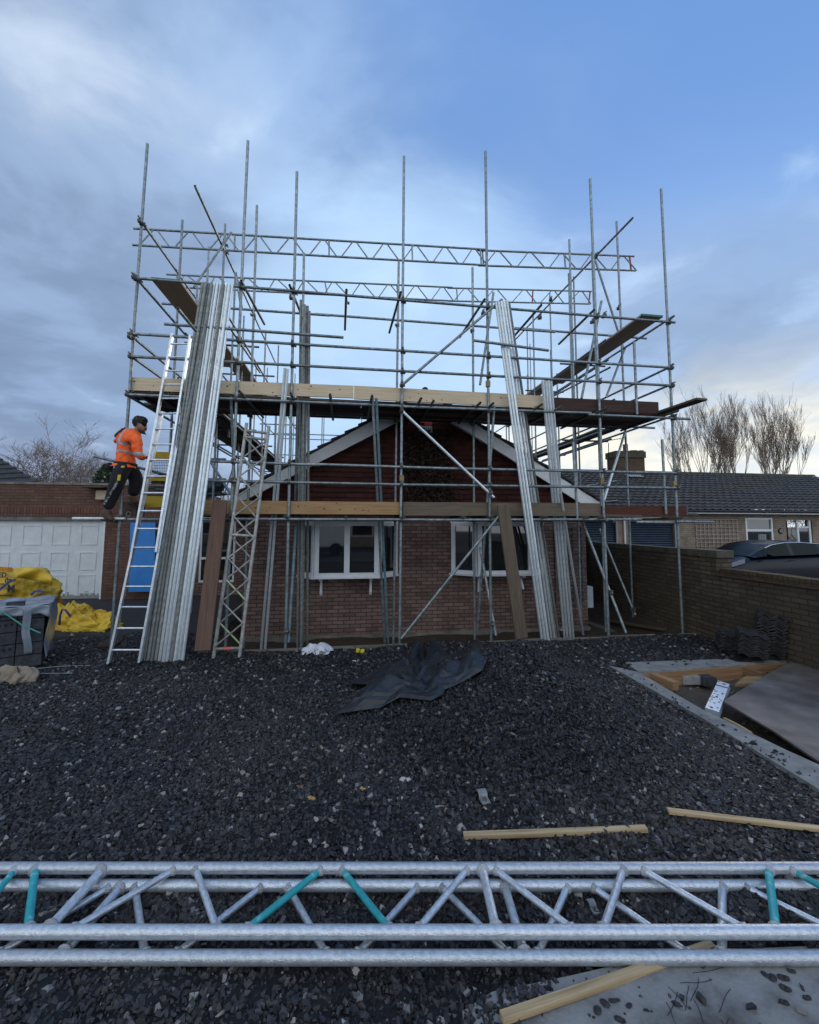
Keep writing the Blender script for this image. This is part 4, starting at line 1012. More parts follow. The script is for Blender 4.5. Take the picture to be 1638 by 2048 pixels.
# face braces
T('brace', (1004, 599), (802, 772), ('t', -.12)); T('brace', (802, 820), (988, 995), ('t', -.13), m=BRIGHT)
a_, b_ = HP(997, 1033, -.13), HP(803, 1277, -.13); tubeobj('brace', a_, b_, GALV, SCAF)
a_, b_ = HP(960, 1094, .5), HP(992, 1271, .0); tubeobj('brace', a_, b_, GALV, SCAF)
a_, b_ = HP(592, 1050, .55), HP(577, 1285, .0); tubeobj('brace', a_, b_, BLUEP, SCAF)
T('brace', (1165.5, 1044), (1252, 1266), ('t', .45), ('t', -.25)); T('brace', (1199, 1058), (1271, 1230), ('t', 1.5), ('t', .9))
T('brace', (1203, 602), (1163, 797), ('t', .35)); T('brace', (1189, 516), (1248, 700), ('t', 1.6), ('t', 1.6)); T('brace', (1251, 694), (1212, 795), ('t', 1.4)); T('brace', (1251, 861), (1208, 1001), ('t', .8), ('t', .4), BRIGHT)
T('brace', (484, 620), (471, 545), ('t', .3)); T('brace', (463, 465), (388, 575), ('t', 1.5), ('t', 1.3)); T('brace', (987, 585), (960, 770), ('t', .6)); T('brace', (420, 922), (482, 1020), ('t', .9), ('t', .9))
# wings either side: outer and inner planes
SA = ST(FRONT[0][0])[0]; SB = -3.42; SG = ST(FRONT[6][0])[0]; SF = 4.42
def dl(a, b, s, name='ledger', m=None): p, q = HS(*a, s), HS(*b, s); return tubeobj(name, p, q, m, SCAF, n=8)
dl((283, 443), (404, 614), SA-.06); dl((271, 554), (392, 694), SA-.06); dl((263, 672), (365, 757), SA-.06, 'guard_rail'); dl((263, 713), (345, 772), SA-.06, 'guard_rail'); dl((254, 790), (462, 912), SA-.06)
dl((390, 372), (552, 728), -3.75); dl((356, 618), (392, 662), SB); dl((443, 630), (520, 745), SB)
dl((1265.5, 436), (1028, 682), 4.45); dl((1348, 632), (1100, 792), SG+.06); dl((1340, 734), (1195, 803), SG+.06, 'guard_rail'); dl((1342, 769), (1240, 812), SG+.06, 'guard_rail'); dl((1342, 833), (1085, 921), SG+.06)
dl((1220, 735), (1100, 796), SF); 
# worker's side: long rail poking out to the left and lower handrails
T('guard_rail', (188, 912), (345, 953), ('t', .45), ('t', .9)); T('guard_rail', (262, 968), (348, 985), ('t', .5), ('t', .9)); T('ledger', (252, 1039), (345, 1039), ('t', TI), ('t', TI))
T('standard', (243, 1035), (243, 1000), ('t', .3)); 
for y in (922, 962, 1040): T('ledger', (398, y-4), (452, y-3), ('t', 1.2))
# wing standards placed down each side
for px, py, s, zb in ((365, 440, SA, 0), (418, 493, SA, 0), (450.5, 448, -3.75, 0), (1233, 443, SG, 0)):
    vert(px, py, ('s', s), -.02)
for px, py, t, zb in ((471, 545, 2.4, 3.9), (488, 632, 4.2, 3.9), (1138.5, 479, 1.25, -.1), (1147, 553, 3.2, 1.0), (1099.5, 585, 5.0, 1.0), (1054, 655, 8.0, 1.0), (1060, 688, 10.0, 1.0), (1184, 504, 1.0, -.2), (1101, 700, 7, 3)):
    vert(px, py, ('t', t), zb)
random.seed(12)
LIFTS = [D1z, D2z, L3z]
def wing(so, si, ts, top, side):
    for i, t in enumerate(ts):
        for s in (so, si):
            if t < 2.3: continue
            b = H(s, t, 0); zt = top+random.uniform(-1.2, 1.0)
            if s == si and side < 0 and t < 3.4: continue
            tubeobj('standard', H(s, t, zt), H(s+random.uniform(-.02, .02), t, -.02), None, SCAF, n=7)
    t0, t1 = .9, ts[-1]+.4
    for z in LIFTS:
        tubeobj('ledger', H(si, t0, z), H(si, t1, z), None, SCAF, n=7)
        tubeobj('ledger', H(so, t0+1.0, z), H(so, t1, z), None, SCAF, n=7)
    for z in (D1z+.95, D1z+.48, D2z+.5, D2z+.95):
        tubeobj('guard_rail', H(so-.06*(-side), t0+.9, z), H(so-.06*(-side), t1, z), None, SCAF, n=7)
    for t in ts[::1]:
        for z in (D1z, D2z, L3z): tubeobj('transom', H(min(so, si)-.25, t+.1, z+.052), H(max(so, si)+.25, t+.1, z+.052), STEELD, SCAF, n=7)
    # a few raking braces
    for t in ts[1:-1:2]: tubeobj('brace', H(so, t, D1z-.1), H(so, t+2.0, D2z+.3), None, SCAF, n=7)
wing(SA, SB, [2.4, 4.3, 6.2, 8.1, 10.0, 12.0], 7.6, -1)
wing(SG, SF, [2.3, 4.4, 6.5, 8.6, 10.7], 7.6, 1)
# across the back
for s in (-2.4, -.6, 1.2, 2.9, 4.0):
    for t in (11.6, 12.7): tubeobj('standard', H(s, t, 7.3+random.uniform(-.8, .8)), H(s, t, 0), None, SCAF, n=6)
for z in (D1z, D2z, D2z+.5, D2z+1, L3z): tubeobj('ledger', H(SA, 11.6, z), H(SG, 11.6, z), None, SCAF, n=6)
for z in (D1z+1, D2z, L3z): tubeobj('ledger', H(SA, 12.7, z), H(SG, 12.7, z), None, SCAF, n=6)
# lattice beams over the roof
def lattice(T0, T1, B0, B1, t, posts, npitch, m=GALV, red=None):
    a, b, c, d = (HP(*q, t) for q in (T0, T1, B0, B1)); mb = MB()
    mb.tube(a, b, .0242, 8); mb.tube(c, d, .0242, 8)
    def tp(f): return a.lerp(b, f)
    def bt(f): return c.lerp(d, f)
    for i in range(npitch):
        f = (i+.12)/npitch; w = 1/npitch
        mb.tube(bt(f+w*.06), tp(f+w*.44), .016, 6, False); mb.tube(tp(f+w*.54), bt(f+w*.92), .016, 6, False)
    for f in posts: mb.tube(tp(f), bt(f), .02, 6, False)
    o = mb.build('lattice_beam', m, SCAF)
    if red:
        for f in red:
            mb = MB(); mb.tube(tp(f), bt(f), .022, 6, False); mb.build('painted_post', REDP, o)
lattice((267, 457), (970, 499), (265, 490), (972, 530.5), 2.1, [.265, .527, .772, .985], 11)
lattice((955, 500.5), (1268, 513), (957, 531), (1271, 541.5), 2.16, [.03, .54], 5, red=[.97])
lattice((333, 549), (905, 575), (345, 574), (905, 602), 4.2, [.03, .53, .79], 10); lattice((895, 576), (1183, 583), (897, 602), (1180, 608), 4.26, [.06], 5, red=[.58, .99])
# couplers: one mesh, copied to every joint that shows
def coupler_mesh():
    mb = MB(); X, Y = Vector((1, 0, 0)), Vector((0, 1, 0))
    mb.path([Vector((0, 0, -.026)), Vector((0, 0, .026))], [.034, .034], 8); mb.path([Vector((-.026, -.055, 0)), Vector((.026, -.055, 0))], [.034, .034], 8)
    mb.box((.045, .0, 0), X*.016, Y*.010, Z*.022); mb.tube((.045, -.03, 0), (.045, .05, 0), .007, 6, False); mb.box((0, -.055, .045), X*.022, Y*.010, Z*.014); mb.tube((0, -.10, .046), (0, -.02, .046), .007, 6, False)
    mb.box((.045, .05, 0), X*.011, Y*.009, Z*.011); mb.box((0, -.105, .046), X*.011, Y*.009, Z*.011)
    me = bpy.data.meshes.new('coupler'); me.from_pydata(mb.v, [], mb.f); me.materials.append(STEELD); return me
CM = coupler_mesh(); NC = [0]
def coupler(p, yaw=YAW, flip=False):
    if NC[0] >= 98: return
    NC[0] += 1
    o = bpy.data.objects.new('coupler', CM); COL.objects.link(o); o.parent = SCAF
    M = Matrix.Translation(p) @ Matrix.Rotation(yaw+(math.pi if flip else 0), 4, 'Z') @ Matrix.Rotation(random.uniform(-.1, .1), 4, 'X')
    o.matrix_local = MW[SCAF.name].inverted() @ M
def on(stdpair, z): a, b = stdpair; return a.lerp(b, (z-a.z)/(b.z-a.z))
rails = [(L3[1], L3[2]), (R2[1], R2[2]), (R1[1], R1[2]), (D2[1], HP(1379, 838, TF)), (HP(414, 922, TF), HP(1353, 946, TF)), (HP(415, 961.5, TF), HP(1352, 976, TF)), (HP(448, 1039, TF), HP(1350, 1042, TF))]
for fs in FRONT:
    for a, b in rails:
        s0, s1 = ST(a)[0], ST(b)[0]; p = on(fs, 3); s = ST(p)[0]; f = (s-s0)/(s1-s0)
        if -.01 < f < 1.01: coupler(on(fs, a.z+(b.z-a.z)*f))
for fs in INNER:
    for z in (D1z+.0, D2z, L3z+.05): coupler(on(fs, z), flip=True)
for (px, py, pl) in ((283, 447, ('s', SA)), (271, 558, ('s', SA)), (263, 676, ('s', SA)), (450, 490, ('s', -3.75)), (451, 505, ('s', -3.75)), (803, 771, ('t', -.1)), (803, 823, ('t', -.1)), (979, 986, ('t', -.1)), (1206, 633, ('t', .2)), (1190, 514, ('t', 1.2)), (1100, 600, ('t', 3)), (1236, 617, ('s', SG)), (574, 1262, ('t', 0)), (1218, 1186, ('t', 0)), (982, 1247, ('t', 0)), (1264, 1219, ('t', .9)), (1338, 737, ('s', SG)), (1341, 772, ('s', SG)), (1345, 836, ('s', SG)), (243, 1038, ('t', 0)), (240, 1040, ('t', .05))):
    coupler(PL(px, py, pl))
for px in (1078, 1183, 965, 693, 582): coupler(HP(px, 590+(px-500)*.08, TI+.05))
# sleeve fittings coloured gold-brown by rust
mb = MB()
RFIT = mat('rusty_fitting', (.24, .17, .07), (.36, .27, .13), rough=.6, metal=.4, nscale=30)
for (px, py) in ((803, 957), (1203, 962), (1348, 968), (976, 768), (468, 963)):
    p = HP(px, py, -.02); mb = MB(); mb.box(p, U*.034, V*.034, Z*.055); mb.tube(p+U*.035-Z*.04, p+U*.035+Z*.04, .012, 6, False); mb.build('sleeve_coupler', RFIT, SCAF)
# toe boards
def toe(a, b, c, d, t, m, lab=None, th=.038, knots=9, ends=None):
    p = [HP(*q, t) for q in (a, b, c, d)]; p0 = (p[0]+p[3])/2; p1 = (p[1]+p[2])/2; w = ((p[0]-p[3]).length+(p[1]-p[2]).length)/2
    o = boardobj('toe_board', p0, p1, Z, w, th, m, SCAF, knots=knots, ends=ends)
    if lab: o['label'] = lab
    return o
toe((261, 755), (707, 772), (707, 796.5), (262, 781), .035, WNEW, 'new pale pine toe board at the left of the upper deck')
toe((708, 771), (1089, 793), (1088, 816), (708, 799), .03, WNEW, 'new pale pine toe board in the middle of the upper deck')
toe((1087, 795), (1316, 804), (1316, 829), (1087, 818), .06, WDARK, 'dark brown toe board at the right of the upper deck', knots=0)
toe((410, 1001), (799, 1004), (799, 1029.5), (410, 1027), .035, WTAN, 'orange pine toe board at the left of the lower deck', knots=12)
toe((806, 1004), (1201, 1006.5), (1201, 1032), (806, 1031), .04, WGREY, 'weathered grey toe board in the middle of the lower deck', knots=3)
toe((1204, 1014), (1374, 1010), (1374, 1032.5), (1204, 1030), .09, WRED, 'red brown toe board at the right of the lower deck', knots=0, ends=GREENP)
# ================================================================ boards lying on the scaffold
def deckboard(p0, p1, m, lab, grp, w=.225, th=.038, ends=None):
    return boardobj('scaffold_board', p0, p1, V if abs((p1-p0).normalized().dot(U)) > .7 else U, w, th, m, None, ends=ends, label=lab, cat='scaffold board', group=grp, nl=5)
sD0 = ST(HP(262, 790, .1))[0]; sD1 = ST(HP(1316, 820, .1))[0]
zt = D2z+.052+.0242+.021
for r in range(5):
    off = random.uniform(-.3, 0)
    x = sD0+(random.uniform(-.02, .05) if r == 0 else random.uniform(-.15, .05))
    k = 0
    while x < sD1-.3:
        e = min(x+3.9, sD1+random.uniform(-.02, .12)); t = .17+r*.236
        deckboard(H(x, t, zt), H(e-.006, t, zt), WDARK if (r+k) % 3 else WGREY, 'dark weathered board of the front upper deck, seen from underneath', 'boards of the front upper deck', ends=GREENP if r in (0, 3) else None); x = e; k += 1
zt = D1z+.052+.0242+.021
for r in range(4):
    for x0, x1 in ((-3.0, .75), (.76, 4.55)):
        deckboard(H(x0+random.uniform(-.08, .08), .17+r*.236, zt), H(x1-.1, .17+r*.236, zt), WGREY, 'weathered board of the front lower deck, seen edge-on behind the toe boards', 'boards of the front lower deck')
deckboard(H(4.56, .30, zt+.045), H(5.75, .30, zt+.045), WBROWN, 'short board laid at the right end of the lower deck, above the red toe board', None, ends=GREENP)
for side, s0, s1, tm in (('left', SA+.15, SB, 13.2), ('right', SF+.02, SG-.1, 11.2)):
    n = int(abs(s1-s0)/.236)
    for z in (D2z, D1z):
        if z == D1z and side == 'right': continue
        for r in range(n):
            t = 1.35 if side == 'left' else 1.4
            while t < tm:
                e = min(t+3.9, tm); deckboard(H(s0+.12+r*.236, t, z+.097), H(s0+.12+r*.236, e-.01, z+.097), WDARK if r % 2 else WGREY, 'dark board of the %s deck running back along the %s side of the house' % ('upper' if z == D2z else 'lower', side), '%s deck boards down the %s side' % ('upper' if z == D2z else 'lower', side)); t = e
WLIT = wood('sawn_plank', (.55, .39, .25), (.68, .50, .34)); WLIT2 = wood('worn_plank', (.40, .31, .23), (.52, .41, .31))
# pairs of planks on the top lift
zz = L3z+.10
a = HZ(303, 556, zz); sL = ST(a); 
for k, (lab) in enumerate(('outer plank of the pair on the top left lift, pale underside', 'inner plank of the pair on the top left lift, pale underside')):
    deckboard(H(sL[0]+.10+k*.232, sL[1]+.01, zz), H(sL[0]+.10+k*.232, sL[1]+3.9, zz), WLIT, lab, 'planks on the top left lift', ends=GREENP)
for k in range(2):
    deckboard(H(sL[0]+.22+k*.232, sL[1]+3.6, zz+.045), H(sL[0]+.22+k*.232, sL[1]+8.9, zz+.045), WLIT, ('outer' if k == 0 else 'inner')+' plank of the farther pair on the top left lift', 'farther planks on the top left lift')
a = HZ(1305, 631, zz); sR = ST(a)
for k in range(2):
    deckboard(H(sR[0]-.08+k*.232-.04, sR[1], zz), H(sR[0]-.08+k*.232-.04, sR[1]+3.9, zz), WLIT2, ('inner' if k == 0 else 'outer')+' plank of the pair on the top right lift, its near end in the sky', 'planks on the top right lift', ends=GREENP)
for k in range(2):
    deckboard(H(sR[0]-.22+k*.232, sR[1]+3.7, zz+.04), H(sR[0]-.22+k*.232, sR[1]+7.4, zz+.04), WLIT, ('inner' if k == 0 else 'outer')+' plank of the farther pair on the top right lift', 'farther planks on the top right lift')
z2 = D2z+.145; a = HZ(1404, 798, z2); b = ST(a); deckboard(H(b[0], b[1], z2), H(b[0]-.25, b[1]+3.9, z2), WGREY, 'long plank sticking out towards the street from the right upper deck', None)
a = HZ(1345, 820, z2-.05); b = ST(a); deckboard(H(b[0]-.1, .2, z2-.048), H(b[0]-.35, 3.9, z2-.048), WBROWN, 'plank lying under the long projecting plank on the right upper deck', None)
# ================================================================ leaning tubes
def lean(top, bot, ttop, m, lab, grp, r=.0242):
    b = GP(*bot); a = HP(*top, ttop); b = b-(a-b).normalized()*.015; return tubeobj('scaffold_tube', a, b, m, None, r=r, n=12, label=lab, cat='scaffold tube', group=grp)
ORD = ['first', 'second', 'third', 'fourth', 'fifth', 'sixth', 'seventh', 'eighth', 'ninth', 'tenth', 'eleventh', 'twelfth']
kinds = [GREENP, GREYT, GREYT, GREYT, BRIGHT, BRIGHT, BRIGHT, GREYT, BRIGHT, BRIGHT, BRIGHT]
for i, m in enumerate(kinds):
    f = i/10; w = {GREENP: 'dark green-tinged', GREYT: 'dull grey', BRIGHT: 'bright silver'}[m]
    lean((405.5+f*59, 567+f*2+random.uniform(-3, 2)), (288+f*77, 1323-abs(f-.5)*4), -.16-.044*(i % 2), GREYT if m is GREENP else m, '%s tube, %s from left in the large bundle leaning beside the ladder' % (w, ORD[i]), 'large tube bundle by the ladder')
lean((412, 640), (281, 1324), -.25, GREYT, 'short dull tube at the left edge of the large leaning bundle', 'large tube bundle by the ladder')
for i, (tp, bt) in enumerate((((570, 736), (522, 1299)), ((575.5, 738), (530, 1300)))): lean(tp, bt, -.12, BRIGHT, 'bright silver tube, %s of the leaning pair left of the first bay window' % ('left' if i == 0 else 'right'), 'pair of bright tubes')
for i, (tp, bt) in enumerate((((602, 600), (595, 1296)), ((609, 609), (602, 1297)), ((615, 612), (604, 1292)), ((618.5, 622), (614, 1287)))): lean(tp, bt, -.13-.03*(i % 2), GREYT, 'dull grey tube, %s from left of four leaning upright across the first bay window' % ORD[i], 'four upright dull tubes')
for i, (tp, bt) in enumerate((((745, 793), (769.5, 1286)), ((752.5, 796), (776.5, 1286)))): lean(tp, bt, -.13, GALV if i == 0 else BLUEP, '%s tube, %s of the pair leaning on the right of the first bay window' % (('grey', 'left') if i == 0 else ('teal-stained', 'right')), 'pair of tubes by the bay window')
for i in range(5): lean((992+i*5.4, 605-i*1.0), (1084+i*6.4, 1280), -.18-.02*(i % 2), BRIGHT, 'bright silver tube, %s from left in the tall bundle leaning right of centre' % ORD[i], 'tall right bundle')
for i in range(2): lean((1013+i*5, 603+i*3), (1113+i*5, 1279-i), -.12, GREYT, 'dull grey tube, %s of the two at the right edge of the tall right bundle' % ('left' if i == 0 else 'right'), 'tall right bundle')
for i in range(4): lean((1085+i*5.6, 761+(i % 2)), (1129+i*6, 1277), -.18, BRIGHT, 'bright silver tube, %s from left in the short bundle by the house corner' % ORD[i], 'short right bundle')
lean((1121, 985), (1166.5, 1270), -.1, BRIGHT, 'single bright tube leaning out from behind the short right bundle', None)
# leaning boards
def leanboard(tl, tr, bl, br, ttop, tbot, m, lab):
    a = (HP(*tl, ttop)+HP(*tr, ttop))/2; b = (HP(*bl, tbot)+HP(*br, tbot))/2; w = ((HP(*tl, ttop)-HP(*tr, ttop)).length+(HP(*bl, tbot)-HP(*br, tbot)).length)/2
    boardobj('scaffold_board', b, a, U, w, .038, m, None, knots=3, label=lab, cat='scaffold board')
leanboard((426, 1001), (455, 1001), (390, 1301), (421, 1301), -.20, -.75, WBROWN, 'brown stained board leaning against the lower deck behind the lattice ladder')
leanboard((994, 1010), (1018, 1010), (1031, 1276), (1055, 1276), -.16, -.22, WGREY, 'grey brown board leaning upright in front of the second bay window')
# lattice beam standing as a narrow tower
def tower():
    bl, br = GP(427, 1316), GP(479, 1314); tl, tr = HP(493.5, 846, -.14), HP(538, 852, -.14); t_ax = (tl-bl).normalized()
    root = empty('ladder_beam', (bl+br)/2, 'weathered aluminium lattice beam with crossed bracing leaning upright left of the first bay', 'lattice beam')
    for a, b in ((tl, bl), (tr, br)): tubeobj('chord', a, b, TOWM, root, r=.026, n=12)
    def L_(f): return bl.lerp(tl, f)
    def R__(f): return br.lerp(tr, f)
    off = (t_ax.cross(br-bl)).normalized()*.03
    for f in (.035, .50, .935, .965): tubeobj('cross_bar', L_(f), R__(f), TOWM, root, r=.022, n=10)
    f = .045; k = 0
    n = 10; dv = (.93-.045)/n
    while k < n:
        a0, a1 = .045+k*dv, .045+(k+1)*dv+.005
        fl_ = (L_, R__) if k % 2 == 0 else (R__, L_)
        gm = YELP if k in (0, 2) else TOWM
        tubeobj('diagonal', fl_[0](a0)-off, fl_[1](a1)-off, TOWM, root, r=.0135, n=7)
        tubeobj('diagonal', fl_[1](a0)+off, fl_[0](a1)+off, gm if k < 4 else TOWM, root, r=.0135, n=7); k += 1
    p = L_(.035).lerp(R__(.035), .5); d = (br-bl).normalized(); mb = MB(); mb.tube(p-d*.06, p+d*.06, .0235, 10, False); mb.build('red_mark', mat('pink_mark', (.75, .18, .12)), root)
tower()
# ladder in two sections
def ladder():
    root = empty('extension_ladder', GP(242, 1335), 'silver double aluminium ladder leaning against the left end of the scaffold', 'ladder')
    b0, b1 = GP(210, 1336), GP(273, 1333); tl, tr = HP(345, 668, -.17), HP(381, 672, -.17)
    # lower section
    ys = [688, 714.6, 741.5, 769, 797, 827, 857.5, 888.7, 920, 952.8, 986, 1022, 1057.5, 1095, 1133, 1173, 1214, 1256.5, 1300]
    def pyof(P):
        q = CR.transposed() @ (P-CAMP); return CY-q.y/(-q.z)*F
    def atpy(A, B, y):
        lo, hi = 0., 1.
        for _ in range(40):
            m = (lo+hi)/2
            if pyof(A.lerp(B, m)) > y: lo = m
            else: hi = m
        return A.lerp(B, lo)
    def section(B0, B1, T0, T1, yy):
        Dn = (T0-B0).normalized(); W_ = (B1-B0).normalized(); Nn = Dn.cross(W_).normalized()
        for a, b in ((B0, T0), (B1, T1)):
            mb = MB(); d = (b-a).normalized(); mb.box((a+b)/2, d*((b-a).length/2), W_*.014, Nn*.034); mb.build('stile', ALU, root, M=axisM(a, b))
        for y in yy: tubeobj('rung', atpy(B0, T0, y), atpy(B1, T1, y), ALU, root, r=.0145, n=8)
    nrm = (tl-b0).normalized().cross((b1-b0).normalized()).normalized()
    if nrm.y < 0: nrm = -nrm
    m0, m1 = b0.lerp(tl, .74), b1.lerp(tr, .74)
    section(b0+nrm*.08, b1+nrm*.08, m0+nrm*.08+U*.05, m1+nrm*.08+U*.05, [y for y in ys if y > 850])
    f = .345; u0, u1 = b0.lerp(tl, f), b1.lerp(tr, f)
    u0 = HP(265, 1103, ST(u0)[1]); u1 = HP(313, 1104, ST(u1)[1]); section(u0, u1, tl, tr, [y for y in ys if y < 1100])
    for p in (b0, b1):
        mb = MB(); mb.box(p+nrm*.08+Z*.02, U*.022, V*.045, Z*.025); mb.build('foot', RUBBER, root)
ladder()
# yellow ladder gate on the lower left lift
def lgate():
    t = .55; root = empty('safety_gate', HP(318, 1012, t), 'yellow panelled wire mesh safety gate on the scaffold behind the ladder', 'gate')
    def pan(x0, y0, x1, y1):
        a, b = sz(x0, y0, t), sz(x1, y1, t); mb = MB(); mb.hb(a[0], b[0], t, t+.02, b[1], a[1]); mb.build('yellow_panel', YELB, root)
    pan(296, 903, 340, 917.5); pan(290, 955, 338, 962); pan(284, 992, 336, 1014)
    mb = MB()
    for i in range(14):
        x = 296+i*3.4; mb.tube(HP(x, 917, t+.01), HP(x-5, 992, t+.01), .003, 4, False)
    for j in range(14): y = 920+j*5.5; mb.tube(HP(294, y, t+.01), HP(342, y, t+.01), .003, 4, False)
    mb.build('wire_mesh', DARK, root)
lgate()
def box_thing():
    t = .2; a = sz(241, 1003, t); b = sz(271, 1032, t); r = empty('tool_box', hmtx(a[0], t, b[1]), 'dark brown box standing on the lower deck at the worker\'s feet', 'box')
    mb = MB(); mb.hb(a[0], b[0], t, t+.3, b[1], a[1]); mb.build('case', mat('box_brown', (.05, .028, .02), (.09, .05, .035), rough=.7), r)
    mb = MB(); p = HP(257, 1028, t-.01); mb.path([p+U*math.cos(k*.6)*.035+Z*math.sin(k*.6)*.035 for k in range(11)], .008, 6); mb.build('ring_handle', GALV, r)
box_thing()
# scraps of tube and clamps on the upper left deck, tarp bundle on the lower deck
def tarp(cx, cy, t, w, h, lab, m, seed, nm='tarpaulin', cat='tarpaulin'):
    rs = np.random.RandomState(seed); c = HP(cx, cy, t); mb = MB()
    ph = rs.rand(8)*6
    def fn(u_, v_):
        th = u_*2*math.pi; f = v_*math.pi; r = 1+.25*math.sin(3*th+ph[0])+.18*math.sin(5*f+ph[1]+th*2)+.1*math.sin(9*th+ph[2])
        return c+U*math.cos(th)*math.sin(f)*w*r+V*math.sin(th)*math.sin(f)*w*.6*r+Z*math.cos(f)*h*r*(1 if f < 1.57 else .3)
    mb.grid(fn, 26, 14); mb.build(nm, m, label=lab, cat=cat)
tarp(400, 985, 2.0, .55, .28, 'crumpled dark blue tarpaulin heaped behind the orange toe board', TARP, 3)
# ================================================================ lattice beams in the foreground
def fg_beam(name, far, near, zf, braces, lab):
    def FA(px): return HZ(px, far, zf)
    a0, a1 = HZ(-120, far, zf), HZ(1760, far, zf); b0, b1 = HZ(-120, near[0], zf), HZ(1760, near[1], zf)
    root = empty('lattice_beam', (a0+b0)/2, lab, 'lattice beam', 'lattice beams lying on the gravel')
    tubeobj('chord', a0, a1, BEAM, root, r=.0245, n=20); tubeobj('chord', b0, b1, BEAM, root, r=.0245, n=20)
    d = (a1-a0).normalized()
    for (x0, y0), (x1, y1), m, r in braces:
        p = HZ(x0, y0, zf); k = (p-a0).dot(d); p = a0+d*k; q = HZ(x1, y1, zf); k = (q-b0).dot((b1-b0).normalized()); q = b0+(b1-b0).normalized()*k
        e = (q-p).normalized(); mb = MB(); mb.tube(p+e*.018, q-e*.018, r, 14, False); o = mb.build('brace', m, root, M=axisM(p, q))
        w = MB(); w.path([p+e*.014, p+e*.020, p+e*.026, p+e*.036], [r*1.55, r*1.62, r*1.35, r*1.02], 14); w.path([q-e*.014, q-e*.020, q-e*.026, q-e*.036], [r*1.55, r*1.62, r*1.35, r*1.02], 14); w.build('weld', WELD, o)
WELD = mat('weld_bead', (.45, .46, .47), (.62, .63, .64), rough=.6, metal=.4, nscale=120, bump=1.2, bscale=160)
B_, Tc = BEAM, TEAL
fg_beam('a', 1736, (1864, 1864), .288, [((36, 1733), (-75, 1870), Tc, .0145), ((75, 1732), (65, 1853), Tc, .0165), ((215, 1728), (100, 1855), B_, .0215), ((352, 1740), (143, 1856), B_, .0145), ((388, 1740), (438, 1858), B_, .0145), ((645, 1743), (487, 1862), Tc, .0145), ((680, 1742), (783, 1863), Tc, .0145), ((938, 1743), (832, 1862), B_, .0145), ((964, 1735), (993, 1862), B_, .0205), ((988, 1742), (1150, 1860), B_, .0145), ((1250, 1740), (1202, 1858), B_, .0165), ((1280, 1738), (1488, 1850), B_, .0145), ((1532, 1732), (1540, 1850), Tc, .017), ((1572, 1733), (1790, 1850), Tc, .0145)], 'upper of two stacked silver lattice beams in the foreground, with turquoise braces')
fg_beam('b', 1771, (1915, 1915), .236, [((225, 1772), (8, 1890), B_, .0145), ((248, 1767), (130, 1902), B_, .0205), ((268, 1773), (296, 1905), B_, .0155), ((525, 1777), (350, 1903), B_, .0145), ((572, 1778), (657, 1905), B_, .0145), ((838, 1780), (710, 1905), B_, .0145), ((880, 1780), (1022, 1905), B_, .0145), ((1010, 1775), (1048, 1905), B_, .0205), ((1138, 1775), (1070, 1905), B_, .0145), ((1182, 1775), (1382, 1905), B_, .0145), ((1442, 1768), (1433, 1900), B_, .0175), ((1480, 1768), (1750, 1890), B_, .0145)], 'lower of two stacked silver lattice beams in the foreground, all its braces bare metal')
def stick(a, b, w, th, m, lab, knots=0):
    p, q = GP(*a, .012), GP(*b, .012); d = (q-p).normalized(); wd = Z.cross(d).normalized(); mb = MB()
    boardobj('timber_batten', p+Z*(th/2), q+Z*(th/2), wd, w, th, m, None, knots=knots, nl=6, label=lab, cat='batten')
stick((927, 1675), (1293, 1661), .036, .022, BATT, 'short pale batten lying on the gravel just behind the lattice beams')
stick((1336, 1625), (1700, 1668), .034, .02, BATT, 'long thin batten on the gravel running out of frame at the right')
p, q = HZ(1003, 2036, .235), HZ(1425, 1890, .212)
boardobj('timber_batten', p, q, Z.cross((q-p).normalized()), .030, .022, BATT, None, knots=0, label='pale batten poking out from under the lattice beams onto the concrete', cat='batten')
# pressed metal clips and brackets
def clip(px, py, sc, rot, lab):
    c = GP(px, py, .005); root = empty('metal_clip', c, lab, 'metal clip', 'metal clips on the gravel'); X = Vector((math.cos(rot), math.sin(rot), 0)); Y = Z.cross(X)
    mb = MB()
    for i in range(9):
        a = math.pi*(i/8)*.9-.3; b = math.pi*((i+1)/8)*.9-.3
        p0 = c+Z*(.008+math.sin(a)*.028*sc)+X*math.cos(a)*.030*sc; p1 = c+Z*(.008+math.sin(b)*.028*sc)+X*math.cos(b)*.030*sc
        d = (p1-p0); mb.box((p0+p1)/2, d*.55, Y*.028*sc, Z.cross(Y).normalized()*.0+d.normalized().cross(Y)*.0025)
    mb.box(c+X*.052*sc+Z*.006-X*.0, X*.028*sc, Y*.028*sc, Z*.0028); mb.build('strap', GREYT, root)
    mb = MB(); mb.tube(c+X*.052*sc+Z*.008, c+X*.052*sc+Z*.026, .008*sc, 8, False); mb.tube(c+X*.052*sc+Z*.009, c+X*.052*sc+Z*.013, .015*sc, 8, False); mb.build('bolt', STEELD, root)
clip(963, 1592, 1.05, -1.35, 'bent metal clip lying on the heap behind the short batten')
clip(1157, 1792, .62, 1.2, 'small metal clip between the lattice beam chords, nearer the middle'); clip(1182, 1812, .6, -1.4, 'small metal clip between the lattice beam chords, slightly to the right and in front')
